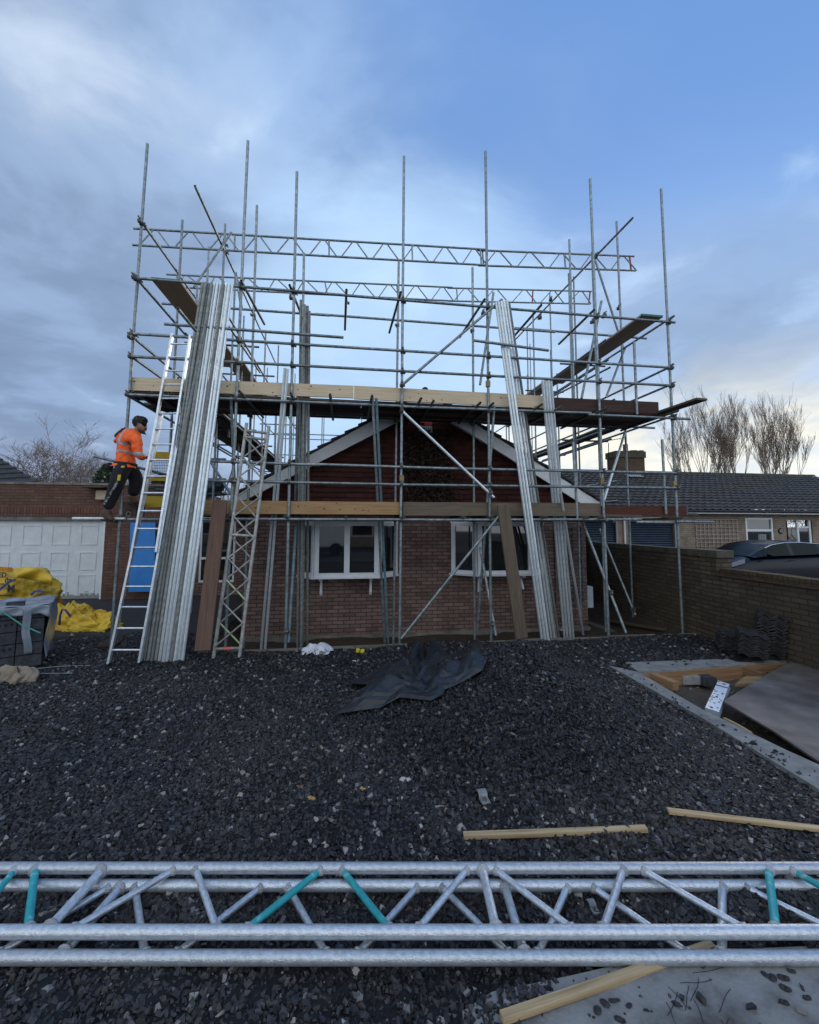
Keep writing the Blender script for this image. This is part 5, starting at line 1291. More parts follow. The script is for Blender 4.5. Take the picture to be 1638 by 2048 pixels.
# loose coloured stones
def cobble(px, py, sc, m, lab, seed):
    rs = np.random.RandomState(seed); c = GP(px, py); mb = MB(); ph = rs.rand(6)*6
    def fn(u_, v_):
        th = u_*2*math.pi; f = v_*math.pi; r = 1+.22*math.sin(2*th+ph[0])+.14*math.sin(3*f+ph[1])+.1*math.sin(5*th+ph[2]+f*3)
        return c+Vector((math.cos(th)*math.sin(f)*1.15, math.sin(th)*math.sin(f)*.8, math.cos(f)*.55+.15))*r*sc
    mb.grid(fn, 12, 8, smooth=False); mb.build('stone', m, label=lab, cat='stone', group='larger coloured stones on the gravel')
SO = mat('orange_stone', (.36, .19, .07), (.50, .32, .15), nscale=20, bump=.5); SWt = mat('white_stone', (.42, .41, .38), (.60, .58, .54), nscale=16, bump=.4); SBr = mat('brown_stone', (.14, .09, .06), (.22, .15, .10), nscale=18, bump=.5)
cobble(811, 1562, .030, SWt, 'large white stone on the gravel below the black membrane', 1); cobble(623, 1600, .026, SO, 'orange stone on the gravel left of centre, nearest the camera', 2); cobble(726, 1580, .022, SO, 'orange stone between the white stone and the other orange one', 3)
cobble(605, 1553, .018, SBr, 'brown stone on the gravel left of the heap, farthest of the brown ones', 4); cobble(600, 1575, .020, SBr, 'brown stone just above the orange stone at left', 5); cobble(607, 1598, .014, SBr, 'small brown stone touching the left orange stone', 6); cobble(800, 1598, .016, SWt, 'pale pink stone below the large white stone', 7)
# small chunks on the concrete path
CH = mat('dark_chunk', (.018, .016, .017), (.045, .04, .04), nscale=30, bump=.6)
def chunk(px, py, sc, seed, lab):
    rs = np.random.RandomState(seed); c = HZ(px, py, .212); mb = MB(); ph = rs.rand(6)*6
    def fn(u_, v_):
        th = u_*2*math.pi; f = v_*math.pi; r = 1+.25*math.sin(2*th+ph[0])+.2*math.sin(3*f+ph[1]); return c+Vector((math.cos(th)*math.sin(f)*1.2, math.sin(th)*math.sin(f)*.85, math.cos(f)*.4+.2))*r*sc
    mb.grid(fn, 10, 6, smooth=False); mb.build('dark_stone', CH, label=lab, cat='stone', group='dark stones on the concrete path')
for i, (x, y, s_) in enumerate(((1210, 2008, .014), (1225, 2003, .011), (1195, 2022, .014), (1234, 2001, .008), (1258, 2013, .010), (1240, 2040, .014), (1530, 1950, .011), (1545, 1957, .014), (1567, 1958, .016), (1571, 1979, .015), (1568, 2006, .014), (1614, 1997, .013), (1583, 1944, .012))):
    chunk(x, y, s_, 30+i, 'small dark stone lying on the concrete path at the lower right')
mb = MB()
rs_ = np.random.RandomState(8)
for k in range(11):
    x, y = rs_.uniform(1300, 1480), rs_.uniform(1945, 2040); pts = []
    a = rs_.uniform(-.3, 2.2)
    for j in range(6): pts.append(HZ(x, y, .214)); x += math.cos(a)*13; y += math.sin(a)*10; a += rs_.uniform(-.25, .25)
    mb.path(pts, .0009, 4)
mb.build('dead_stems', DARK, label='thin dead stems scattered on the concrete path under the batten', cat='twigs', kind='stuff')
# ================================================================ black membrane on the heap
def membrane():
    out = [(672, 1440), (712, 1398), (735, 1380), (700, 1376), (740, 1352), (775, 1340), (800, 1343), (815, 1320), (838, 1291), (852, 1318), (868, 1292), (898, 1318), (940, 1305), (960, 1292), (976, 1325), (965, 1352), (925, 1372), (890, 1388), (886, 1402), (862, 1412), (800, 1408), (760, 1422), (705, 1436)]
    rs = np.random.RandomState(9); W3 = []
    c = GP(835, 1368); ring = [GP(*p) for p in out]; n = len(ring)
    rings = []
    K = 18
    def sm(i, f):
        p = c.lerp(ring[i], f); x, y = p.x, p.y
        ang = math.atan2(y-c.y, x-c.x)
        h = .030+.085*abs(math.sin(ang*3.5+f*2.5))*(1-abs(f-.55)*1.2)+.03*math.sin(x*17+f*4)*math.sin(y*13)
        h += .10*abs(mnoise.noise(Vector((x*4.2, y*4.2, 3))))+.045*abs(mnoise.noise(Vector((x*11, y*11, 7))))-.02
        if i in (8, 10, 13): h += .10*f
        if i in (5, 6): h += .05*f
        if f > .99: h = max(.012, h*.7)
        return Vector((x, y, gz(x, y)+max(.012, h)))
    # refine the outline between corner points
    idx = []; mb = MB(); seg = 6; R = []
    for i in range(n):
        for k in range(seg): idx.append((i, k/seg))
    def pt(i, fr, f):
        a, b = sm(i, f), sm((i+1) % n, f); q = a.lerp(b, fr); q.z += rs.uniform(-.002, .002); return q
    vs = [Vector((c.x, c.y, gz(c.x, c.y)+.07))]
    for k in range(1, K+1):
        for (i, fr) in idx: vs.append(pt(i, fr, k/K))
    m = len(idx); fs = [(0, 1+i, 1+(i+1) % m) for i in range(m)]
    for k in range(K-1):
        for i in range(m): fs.append((1+k*m+i, 1+(k+1)*m+i, 1+(k+1)*m+(i+1) % m, 1+k*m+(i+1) % m))
    mb.add(vs, fs, 0, False)
    o = mb.build('membrane_sheet', MEMB, label='crumpled black membrane sheet lying across the gravel heap', cat='sheet')
    s = o.modifiers.new('s', 'SOLIDIFY'); s.thickness = .004
    mb = MB(); ps = [GP(690+i*6, 1437-i*2.6+4*math.sin(i), .03) for i in range(12)]; 
membrane()
def scrap(px, py, rx, ry, m, lab, seed, nm='plastic_scrap', h=.02, cat='scrap'):
    rs = np.random.RandomState(seed); c = GP(px, py); ph = rs.rand(6)*6; mb = MB()
    def fn(u_, v_):
        th = u_*2*math.pi; r = v_*(1+.3*math.sin(3*th+ph[0])+.2*math.sin(7*th+ph[1])); x, y = c.x+math.cos(th)*rx*r, c.y+math.sin(th)*ry*r
        return Vector((x, y, gz(x, y)+.014+h*abs(math.sin(th*2+r*5+ph[2]))*(1.1-v_*.6)))
    mb.grid(fn, 32, 7, smooth=False); o = mb.build(nm, m, label=lab, cat=cat); s = o.modifiers.new('s', 'SOLIDIFY'); s.thickness = .003; return o
scrap(1428, 1602, .09, .06, MEMB, 'torn scrap of dark plastic on the gravel above the long thin batten', 5)
PRN = mat('bag_print', (.05, .06, .12))
def rag():
    c = GP(634, 1305); mb = MB(); rs = np.random.RandomState(6); ph = rs.rand(8)*6
    def fn(u_, v_):
        th = u_*2*math.pi; f = v_*math.pi*.5; r = 1+.18*math.sin(4*th+ph[0])+.12*math.sin(7*th+f*6+ph[1]); return c+Vector((math.cos(th)*math.sin(f)*.225*r, math.sin(th)*math.sin(f)*.13*r, .10*math.cos(f)*(1+.5*math.sin(3*th+ph[2])*math.sin(2*f))+.012*math.sin(9*th+f*8)+.01))
    mb.grid(fn, 40, 14); r = empty('plastic_bag', c, 'crumpled white printed plastic bag on the gravel before the four upright tubes', 'bag'); mb.build('bag', WHITEP, r)
    for k in range(16):
        mb = MB(); th = rs.uniform(3.5, 6.0); v0 = rs.uniform(.4, .85); p = fn(th/6.283, v0); q = fn((th+.14)/6.283, v0+.05); mb.path([p+Z*.004-V*.004, q+Z*.004-V*.004], .0035, 4); mb.build('print', PRN, r)
rag()
for px, py, lab in ((716, 1304, 'yellow plastic cap lying on the gravel, left of two'), (725, 1305.5, 'yellow plastic cap lying on the gravel, right of two')):
    c = GP(px, py); mb = MB(); mb.tube(c+Z*.0, c+Z*.04, .034, 12, True); mb.build('yellow_cap', mat('cap_yellow', (.75, .58, .03)), label=lab, cat='cap', group='yellow caps on the gravel')
c = GP(644, 1308); mb = MB(); mb.tube(c+Z*.03-V*.1, c+Z*.05+V*.04, .04, 12); mb.build('drink_can', mat('can_olive', (.20, .23, .19), (.3, .33, .28)), label='olive tin lying against the white plastic bag', cat='can')
scrap(1126, 1262, .10, .08, WHITEP, 'small white plastic scrap behind the feet of the right tube bundles', 12, h=.08)
# flat dark board on the drive at left
mb = MB(); p = [GB(188, 1297), GB(228, 1296), GB(247, 1281), GB(212, 1284)]; mb.prism([q+Z*.03 for q in p], -Z*.028); mb.build('flat_board', WDARK, label='dark square of board lying on the drive left of the ladder foot', cat='board')
for a, b, lab in (((1168, 1243), (1222, 1263), 'plank lying on the soil beside the house corner, nearer'), ((1213, 1240), (1330, 1259), 'plank lying on the soil along the garden wall, farther')):
    p, q = GP(*a, .02), GP(*b, .02); boardobj('scaffold_board', p, q, Z.cross((q-p).normalized()), .2, .035, WGREY, None, label=lab, cat='scaffold board')
# ================================================================ excavation at the right
def pit():
    zt = .0
    a, b = _C[2]+Vector((.0, -.0, 0)), C_in; 
    d = (b-a).normalized(); nrm = Vector((d.y, -d.x, 0)); 
    def form(p, q, h0, h1, th, lab, m=FORM):
        p, q = Vector(p), Vector(q); p.z = q.z = (h0+h1)/2; boardobj('formwork_board', p, q, Z, h1-h0, th, m, None, knots=3, label=lab, cat='board', group='formwork boards of the excavation')
    form(a+nrm*.015, b+nrm*.015, -.17, .015, .025, 'formwork board standing along the far edge of the excavation')
    a2, b2, c2 = _B[0], _B[1], _B[3]; d2 = (b2-a2).normalized(); n2 = Vector((-d2.y, d2.x, 0)); n2 = n2 if n2.x > 0 else -n2
    form(a2+n2*.02+d2*.05, b2+n2*.02, -.15, .02, .025, 'formwork board along the near concrete strip at the excavation corner')
    p, q = HZ(1297, 1350, -.03), HZ(1352, 1372, -.03); boardobj('timber_block', p, q, Z.cross((q-p).normalized()), .10, .10, FORM, None, label='short orange timber block in the corner of the excavation', cat='timber')
    p, q = HZ(1478, 1338, -.04), HZ(1525, 1354, -.04); boardobj('timber_block', p, q, Z, .10, .03, FORM, None, label='short timber stake across the excavation by the far board', cat='timber')
    p, q = HZ(1448, 1437, .04), HZ(1503, 1467, .06); boardobj('timber_batten', p, q, Z.cross((q-p).normalized()), .022, .02, BATT, None, label='thin bright batten lying along the inside of the concrete strip', cat='batten')
    for (x0, x1, y, m, lab) in ((1366, 1404, 1361, CONC, 'pale concrete block in the excavation'), (1408, 1434, 1364, BLOCK, 'dark concrete block in the excavation beside the pale one')):
        A, B = HZ(x0, y, -.10), HZ(x1, y, -.10); mb = MB(); mb.box((A+B)/2+V*.1, (B-A)/2, V*.1, Z*.055); mb.build('concrete_block', m, label=lab, cat='block', group='concrete blocks in the excavation')
    # white metal channel propped in the pit
    bl, br = HZ(1410, 1415, -.02), HZ(1438, 1424, -.02); tl, tr = HZ(1436, 1361, .07), HZ(1459, 1368, .07); mb = MB()
    nn = (br-bl).cross(tl-bl).normalized(); nn = nn if nn.z > 0 else -nn
    root = empty('metal_channel', (bl+br)/2, 'bright white perforated metal box section lying on the edge of the excavation', 'metal section')
    mb.prism([bl, br, tr, tl], -nn*.07); mb.build('body', mat('white_metal', (.70, .78, .86), rough=.35, metal=.3), root)
    rs = np.random.RandomState(2); body_ = bpy.data.objects['body'] if False else None
    for _ in range(30):
        f, g = rs.rand(), rs.uniform(.03, .97); p = bl.lerp(tl, g).lerp(br.lerp(tr, g), .04+.92*f); mb = MB(); mb.box(p+nn*.0015, (br-bl).normalized()*(.004+.010*rs.rand()), (tl-bl).normalized()*.006, nn*.001); mb.build('slot', DARK, root)
    mb = MB(); mb.box(bl.lerp(tl, .83).lerp(br.lerp(tr, .83), .5)+nn*.003, (br-bl)*.5, (tl-bl).normalized()*.008, nn*.001); mb.build('seam', DARK, root)
    # big wet sheet
    pts = [HZ(1604, 1313, .03), HZ(1520, 1358, .03), HZ(1447, 1404, .02), HZ(1545, 1463, .05), HZ(1640, 1527, .09), HZ(1800, 1610, .10), HZ(2000, 1500, .06), HZ(1900, 1330, .04)]
    mb = MB(); mb.prism([p+Z*.012 for p in pts], -Z*.018); mb.build('plywood_sheet', PLY, label='large wet stained board sheet covering the right of the excavation', cat='sheet')
    scrapm = MB(); A = HZ(1545, 1497, .06); scrapm.prism([HZ(1490, 1352, .0), HZ(1520, 1352, .0), HZ(1540, 1366, .0), HZ(1470, 1368, .0)], -Z*.03); scrapm.build('board_offcut', WTAN, label='pale board offcut lying in the excavation beside the wet sheet', cat='board')
    mb = MB(); mb.prism([HZ(1566, 1497, .09), HZ(1640, 1530, .10), HZ(1640, 1552, .10), HZ(1600, 1528, .09)], -Z*.02); mb.build('board_offcut', mat('pinkish_slab', (.20, .17, .17), (.28, .24, .23), rough=.6), label='pinkish slab offcut at the frame edge beside the near concrete strip', cat='slab')
    # stones and rubble in the mud
    mb = MB(); rs = np.random.RandomState(4)
    for _ in range(260):
        x, y = rs.uniform(2.9, 5.5), rs.uniform(2.6, 5.8)
        if not inpoly(np.array([x]), np.array([y]), PIT)[0]: continue
        p = Vector((x, y, gz(x, y)+.005)); s_ = rs.uniform(.006, .022); a = Vector(rs.randn(3)).normalized()*s_; b = a.cross(Vector(rs.randn(3))).normalized()*s_*.8; mb.box(p, a, b, a.cross(b).normalized()*s_*.5)
    mb.build('rubble', CONCD, label='loose rubble scattered over the mud of the excavation', cat='rubble', kind='stuff')
pit()
# stacks of pantiles by the garden wall
def tile_mesh():
    mb = MB(); n = 18
    vs = []; Lx, Ly = .33, .42
    for side in (0, 1):
        for j in range(2):
            for i in range(n+1):
                x = i/n*Lx; w = math.sin(x/Lx*4*math.pi)*.017; vs.append(Vector((x-Lx/2, (j-.5)*Ly, w-side*.016)))
    W_ = n+1; fs = []
    for i in range(n): fs.append((i, i+1, W_+i+1, W_+i)); fs.append((2*W_+i, 3*W_+i, 3*W_+i+1, 2*W_+i+1)); fs.append((i, 2*W_+i, 2*W_+i+1, i+1)); fs.append((W_+i, W_+i+1, 3*W_+i+1, 3*W_+i))
    fs += [(0, W_, 3*W_, 2*W_), (n, 2*W_+n, 3*W_+n, W_+n)]
    mb.add(vs, fs, 0, False); me = bpy.data.meshes.new('roof_tile'); me.from_pydata(mb.v, [], mb.f)
    me.materials.append(mat('stacked_tile', (.020, .018, .020), (.048, .043, .045), rough=.7, nscale=9, bump=.5, c3=(.13, .12, .11))); return me
def tile_stacks():
    me = tile_mesh(); rs = np.random.RandomState(3)
    def stack(px, py, n, yaw, tilt, lab, sc=1., lift=.0):
        c = GP(px, py); base = c+Z*(.03+lift)
        for i in range(n):
            o = bpy.data.objects.new('roof_tile', me); COL.objects.link(o)
            M = Matrix.Translation(base) @ Matrix.Rotation(yaw, 4, 'Z') @ Matrix.Rotation(tilt, 4, 'Y') @ Matrix.Translation((rs.uniform(-.012, .012), rs.uniform(-.018, .018), .0225*i)) @ Matrix.Rotation(rs.uniform(-.05, .05), 4, 'Z')
            o.matrix_world = M; MW[o.name] = M; tag(o, lab, 'roof tile', 'stacked roof tiles by the garden wall')
    stack(1462, 1302, 12, -.5, .12, 'dark pantile in the low front left stack beside the garden wall')
    stack(1502, 1308, 14, -.55, .12, 'dark pantile in the low front right stack beside the garden wall')
    stack(1486, 1284, 24, -.62, .12, 'dark pantile in the middle left stack, behind the low front ones')
    stack(1536, 1303, 25, -.6, .14, 'dark pantile in the tall middle stack with pale wavy edges')
    stack(1566, 1290, 20, -.7, .2, 'dark pantile in the back stack against the garden wall')
    stack(1598, 1298, 18, -.75, .2, 'dark pantile in the rightmost stack against the garden wall')
    stack(1462, 1274, 17, -.5, .16, 'dark pantile in the farthest left stack, against the wall')
tile_stacks()
tm = MB()
def mossy():
    c = GP(1608, 1312); mb = MB(); rs = np.random.RandomState(1)
    def fn(u_, v_):
        th = u_*6.283; r = v_*(1+.2*math.sin(3*th)+.15*math.sin(5*th+1)); return Vector((c.x+.05+math.cos(th)*.42*r, c.y+math.sin(th)*.15*r, c.z+.09*(1-v_*v_)+rs.uniform(-.008, .008)))
    mb.grid(fn, 40, 12, smooth=False); mb.build('moss_mound', MOSS, label='mound of bright green moss at the foot of the garden wall', cat='moss')
mossy()
# ================================================================ left foreground: blocks, bags, paper
def pallet():
    a, b = HZ(-60, 1338, 0.02), HZ(84, 1335, .02)
    root = empty('block_pack', b, 'shrink-wrapped pack of dark concrete blocks at the left edge', 'block pack')
    # local frame: along the visible front
    Y = Vector((-.57, .82, 0)).normalized(); X = Vector((Y.y, -Y.x, 0)); w = .95; h = .80
    o = b-X*1.15
    ht = (HZ(84, 1335, .02)-CAMP).y
    top = 2+(1048-1212)/819*b.y
    n = 5; hh = (top-.03)/n; rs = np.random.RandomState(2)
    for r in range(n):
        for c in range(4):
            mb = MB(); L = 1.12/4; p = o+X*(.02+c*L+L/2)+Y*.12+Z*(.03+r*hh+hh/2); mb.box(p, X*(L/2-.006), Y*.10, Z*(hh/2-.006))
            for k in range(3): mb2 = None
            bl = mb.build('block', BLOCK, root)
            if rs.rand() < .4:
                mb = MB()
                for k in range(4):
                    q = p-Y*.1005+X*(-L*.32+k*L*.21)+Z*(hh*.12); m_ = 8; mb.add([q+X*math.cos(j*6.283/m_)*.016+Z*math.sin(j*6.283/m_)*.020-Y*.001 for j in range(m_)], [tuple(range(m_))])
                mb.build('core_hole', DARK, bl)
    mb = MB(); mb.box(o+X*.58+Y*.62+Z*(top/2), X*.56, Y*.36, Z*(top/2-.02)); mb.build('block_mass', BLOCK, root)
    # film: top sheet and ragged sides
    fm = MB(); rs = np.random.RandomState(5)
    fm.grid(lambda u_, v_: o+X*(-.03+u_*1.22)+Y*(-.03+v_*.98)+Z*(top+.012+.012*math.sin(u_*21+v_*9)+.01*math.sin(v_*17)), 24, 14)
    fm.grid(lambda u_, v_: o+X*(-.03+u_*1.22)+Y*(-.035-.012*math.sin(u_*30+v_*4))+Z*(top+.012-v_*(.07+.05*abs(math.sin(u_*6))+.30*max(0, u_-.92)*12*.3)), 40, 5)
    fm.grid(lambda u_, v_: o+X*(1.165+.02*math.sin(v_*7+u_*5)+.01*v_)+Y*(-.02+u_*.95)+Z*(top+.01-v_*(top-.10-.06*math.sin(u_*8))), 16, 22)
    fm.grid(lambda u_, v_: o+X*(.90+u_*.085+v_*.05+.01*math.sin(v_*9))+Y*(-.045-.008*math.sin(u_*6))+Z*(top+.005-v_*.62), 6, 16)
    ff = fm.build('film', FILM, root); s = ff.modifiers.new('s', 'SOLIDIFY'); s.thickness = .002
    st = MB(); P = [(-30, 1213), (6, 1224), (44, 1250), (81, 1266)]
    pts = []
    for px, py in P:
        d = ray(px, py); k = (o-Y*.055-CAMP).dot(Y)/d.dot(Y); pts.append(CAMP+d*k)
    for i in range(len(pts)-1): 
        d = (pts[i+1]-pts[i]); st.box((pts[i]+pts[i+1])/2, d*.5, Y*.002, d.normalized().cross(Y)*.008)
    st.build('strap', GSTRAP, root)
    # small dark piece on top
    mb = MB(); d = ray(32, 1203); k = (o+Y*.1-CAMP).dot(Y)/d.dot(Y); p = CAMP+d*k; mb.box(Vector((p.x, p.y, top+.055)), X*.09, Y*.05, Z*.035); mb.build('loose_block', BLOCK, label='small dark offcut standing on top of the wrapped blocks', cat='block')
pallet()
for (a, c, b, lab, m) in (((55, 1340), (110, 1331), (180, 1331), 'pale green plastic strap on the gravel, the longer of two', GSTRAP2), ((62, 1347), (100, 1347), (145, 1346), 'pale green plastic strap on the gravel, the shorter of two', GSTRAP2), ((57, 1335), (75, 1328), (92, 1324), 'dark green strap end beside the wrapped blocks', GSTRAP)):
    mb = MB(); P_ = [GP(*q, .022) for q in (a, c, b)]; pts = [(1-f)**2*P_[0]+2*f*(1-f)*P_[1]+f*f*P_[2] for f in [i/10 for i in range(11)]]
    for i in range(10): d = pts[i+1]-pts[i]; mb.box((pts[i]+pts[i+1])/2, d*.52, Z.cross(d).normalized()*.007, Z*.002)
    mb.build('plastic_strap', m, label=lab, cat='strap')
def crumple(name, c, rx, ry, h, m, lab, seed, cat, parent=None, nu=40, nv=18, amp=.16, smooth=True, flat=.0):
    rs = np.random.RandomState(seed); ph = rs.rand(12)*6; mb = MB()
    def fn(u_, v_):
        th = u_*2*math.pi; f = v_*math.pi*.5
        cx, sx = math.cos(th), math.sin(th); e = .72; cx = math.copysign(abs(cx)**e, cx); sx = math.copysign(abs(sx)**e, sx)
        sf = math.sin(f)**.6; cf = math.cos(f)**.7
        r = 1+amp*(math.sin(2*th+ph[0])*.7+math.sin(5*th+ph[1]+f*3)*.5+math.sin(9*th+ph[2]+f*7)*.3)
        q = Vector((cx*sf*rx*r, sx*sf*ry*r, h*cf*(1+amp*1.5*math.sin(3*th+ph[3])*math.sin(f*2)+amp*math.sin(4*th+ph[4]))))
        nn = mnoise.noise(Vector((q.x*5+seed, q.y*5, q.z*5)))*.15*h-abs(mnoise.noise(Vector((q.x*8+q.z*5, q.y*8+seed, q.z*6))))*.26*h-abs(mnoise.noise(Vector((q.x*19, q.y*19+seed, q.z*15))))*.08*h
        q *= 1+nn/max(.15, h); return c+q+Z*.0
    mb.grid(fn, nu, nv, smooth=smooth); return mb.build(name, m, parent, label=lab, cat=cat)
def bags():
    # big upright sack, behind the blocks
    D = 8.3; c = DP(25, 1200, D); c.z = 0
    root = empty('builders_sack', c, 'large bulging yellow woven sack with black print standing behind the wrapped blocks', 'sack')
    top = DP(60, 1131, D).z; L = DP(-75, 1200, D).x; R = DP(97, 1200, D).x
    rs = np.random.RandomState(7); mb = MB(); cx = (L+R)/2; hw = (R-L)/2
    def fn(u_, v_):
        th = u_*6.283; a, b = math.cos(th), math.sin(th); e = .55; a = math.copysign(abs(a)**e, a); b = math.copysign(abs(b)**e, b)
        z = v_*(top-.06); bulge = .78+.22*math.sin(min(1, v_/.85)*math.pi*.9)
        if v_ > .8: bulge *= 1-(v_-.8)*1.1
        q = Vector((cx+a*hw*bulge, c.y+b*.45*bulge, z*(1-.10*(1+math.sin(th*2+.5)) if v_ > .75 else z and 1) if False else z))
        if v_ > .7: q.z -= (v_-.7)/.3*.07*(1+math.sin(th*1+2.4))
        n_ = mnoise.noise(Vector((q.x*3.1, q.y*3.1, q.z*4+3)))*.08-abs(mnoise.noise(Vector((q.x*5+q.z*4, q.y*5, q.z*7))))*.13-abs(mnoise.noise(Vector((q.x*14, q.y*14, q.z*18))))*.04+.04
        q.x += n_*a; q.y += n_*b; q.z += n_*.8*v_; return q
    mb.grid(fn, 120, 50); v_top = [fn(i/120, 1) for i in range(120)]; mb.add(v_top+[sum(v_top, Vector())/120+Z*.06], [(i, (i+1) % 120, 120) for i in range(120)], 0, True)
    body = mb.build('sack_body', YBAG, root)
    # folded flap on the near side with deep creases
    fl = MB()
    def f2(u_, v_):
        px = 28+u_*76; py = 1134+10*math.sin(u_*3.1)*(0)+(u_-.35)**2*40+v_*(26-14*abs(u_-.55)); p = DP(px, py, D-.50+.05*math.sin(u_*9+v_*4)-.06*math.sin(v_*3.14)); return p
    fl.grid(f2, 30, 8); o = fl.build('flap', YBAG, root); s = o.modifiers.new('s', 'SOLIDIFY'); s.thickness = .006
    fl = MB(); fl.grid(lambda u_, v_: DP(-15+u_*40, 1132+v_*10+u_*3, D-.47+.03*math.sin(u_*7)), 16, 4); fl.build('lining', OBAG, root)
    # blue loops
    for P in ([(-4, 1182), (8, 1172), (20, 1163), (30, 1160)], [(62, 1190), (70, 1183), (80, 1182), (88, 1185)]):
        mb = MB(); pts = [DP(x, y, D-.56) for x, y in P]
        for i in range(3): d = pts[i+1]-pts[i]; mb.box((pts[i]+pts[i+1])/2, d*.55, V*.004, d.normalized().cross(V)*.022)
        mb.build('webbing_loop', WBLUE, root)
    ink = mat('black_print', (.02, .03, .03))
    yd = Z; xd = Vector((1, 0, 0))
    for txt, px, py, s_ in (('ED', 5, 1150.5, .13), ('(ba', 17, 1160.5, .12), ('M', 22, 1178, .20)):
        text_mesh(txt, DP(px, py, D-.545), (xd+Vector((0, -.08, 0))).normalized(), yd, s_, ink, 'print', root, .002)
    mb = MB(); 
    for (x0, x1, y) in ((-5, 25, 1191), (-5, 8, 1168)): 
        a, b = DP(x0, y, D-.55), DP(x1, y, D-.55); mb.box((a+b)/2, (b-a)/2, V*.002, Z*.010)
    mb.build('small_print', ink, root)
    # second sack, collapsed on the ground
    c2 = GP(128, 1262); crumple('builders_sack', c2+Vector((-.12, .30, -.02)), .44, .30, .44, YBAG, 'half-collapsed yellow sack with a blue loop beside the block pack', 12, 'sack', nu=110, nv=46, amp=.13)
    c3 = GP(170, 1262); crumple('builders_sack', c3+Vector((.02, .20, -.02)), .52, .27, .28, YBAG, 'flattened yellow sack lying on the drive, nearest the ladder', 15, 'sack', nu=110, nv=46, amp=.17)
    mb = MB(); pts = [DP(x, y, 7.55) for x, y in ((119, 1250), (120, 1232), (124, 1219), (131, 1220), (141, 1233))]; mb.path(pts, .018, 5); mb.build('webbing_strap', WBLUE, label='blue webbing loop across the half-collapsed yellow sack', cat='strap')
    mb = MB(); pts = [GP(x, y, .03) for x, y in ((190, 1253), (200, 1250), (211, 1251), (208, 1256), (192, 1257))]; mb.path(pts, .014, 5); mb.build('webbing_strap', WBLUE, label='blue webbing loop on the ground at the end of the flattened sack', cat='strap')
    c4 = DP(102, 1200, 8.9); c4.z = 0; crumple('builders_sack', c4, .22, .2, .42, OBAG, 'small orange-yellow sack corner showing between the big sack and the garage door', 18, 'sack')
bags()
c = GP(25, 1365); crumple('paper_bag', c+Vector((0, .05, 0)), .19, .13, .15, PAPER, 'crumpled brown paper bag lying on the gravel at the left edge', 22, 'bag', nu=70, nv=30, amp=.26, smooth=False)
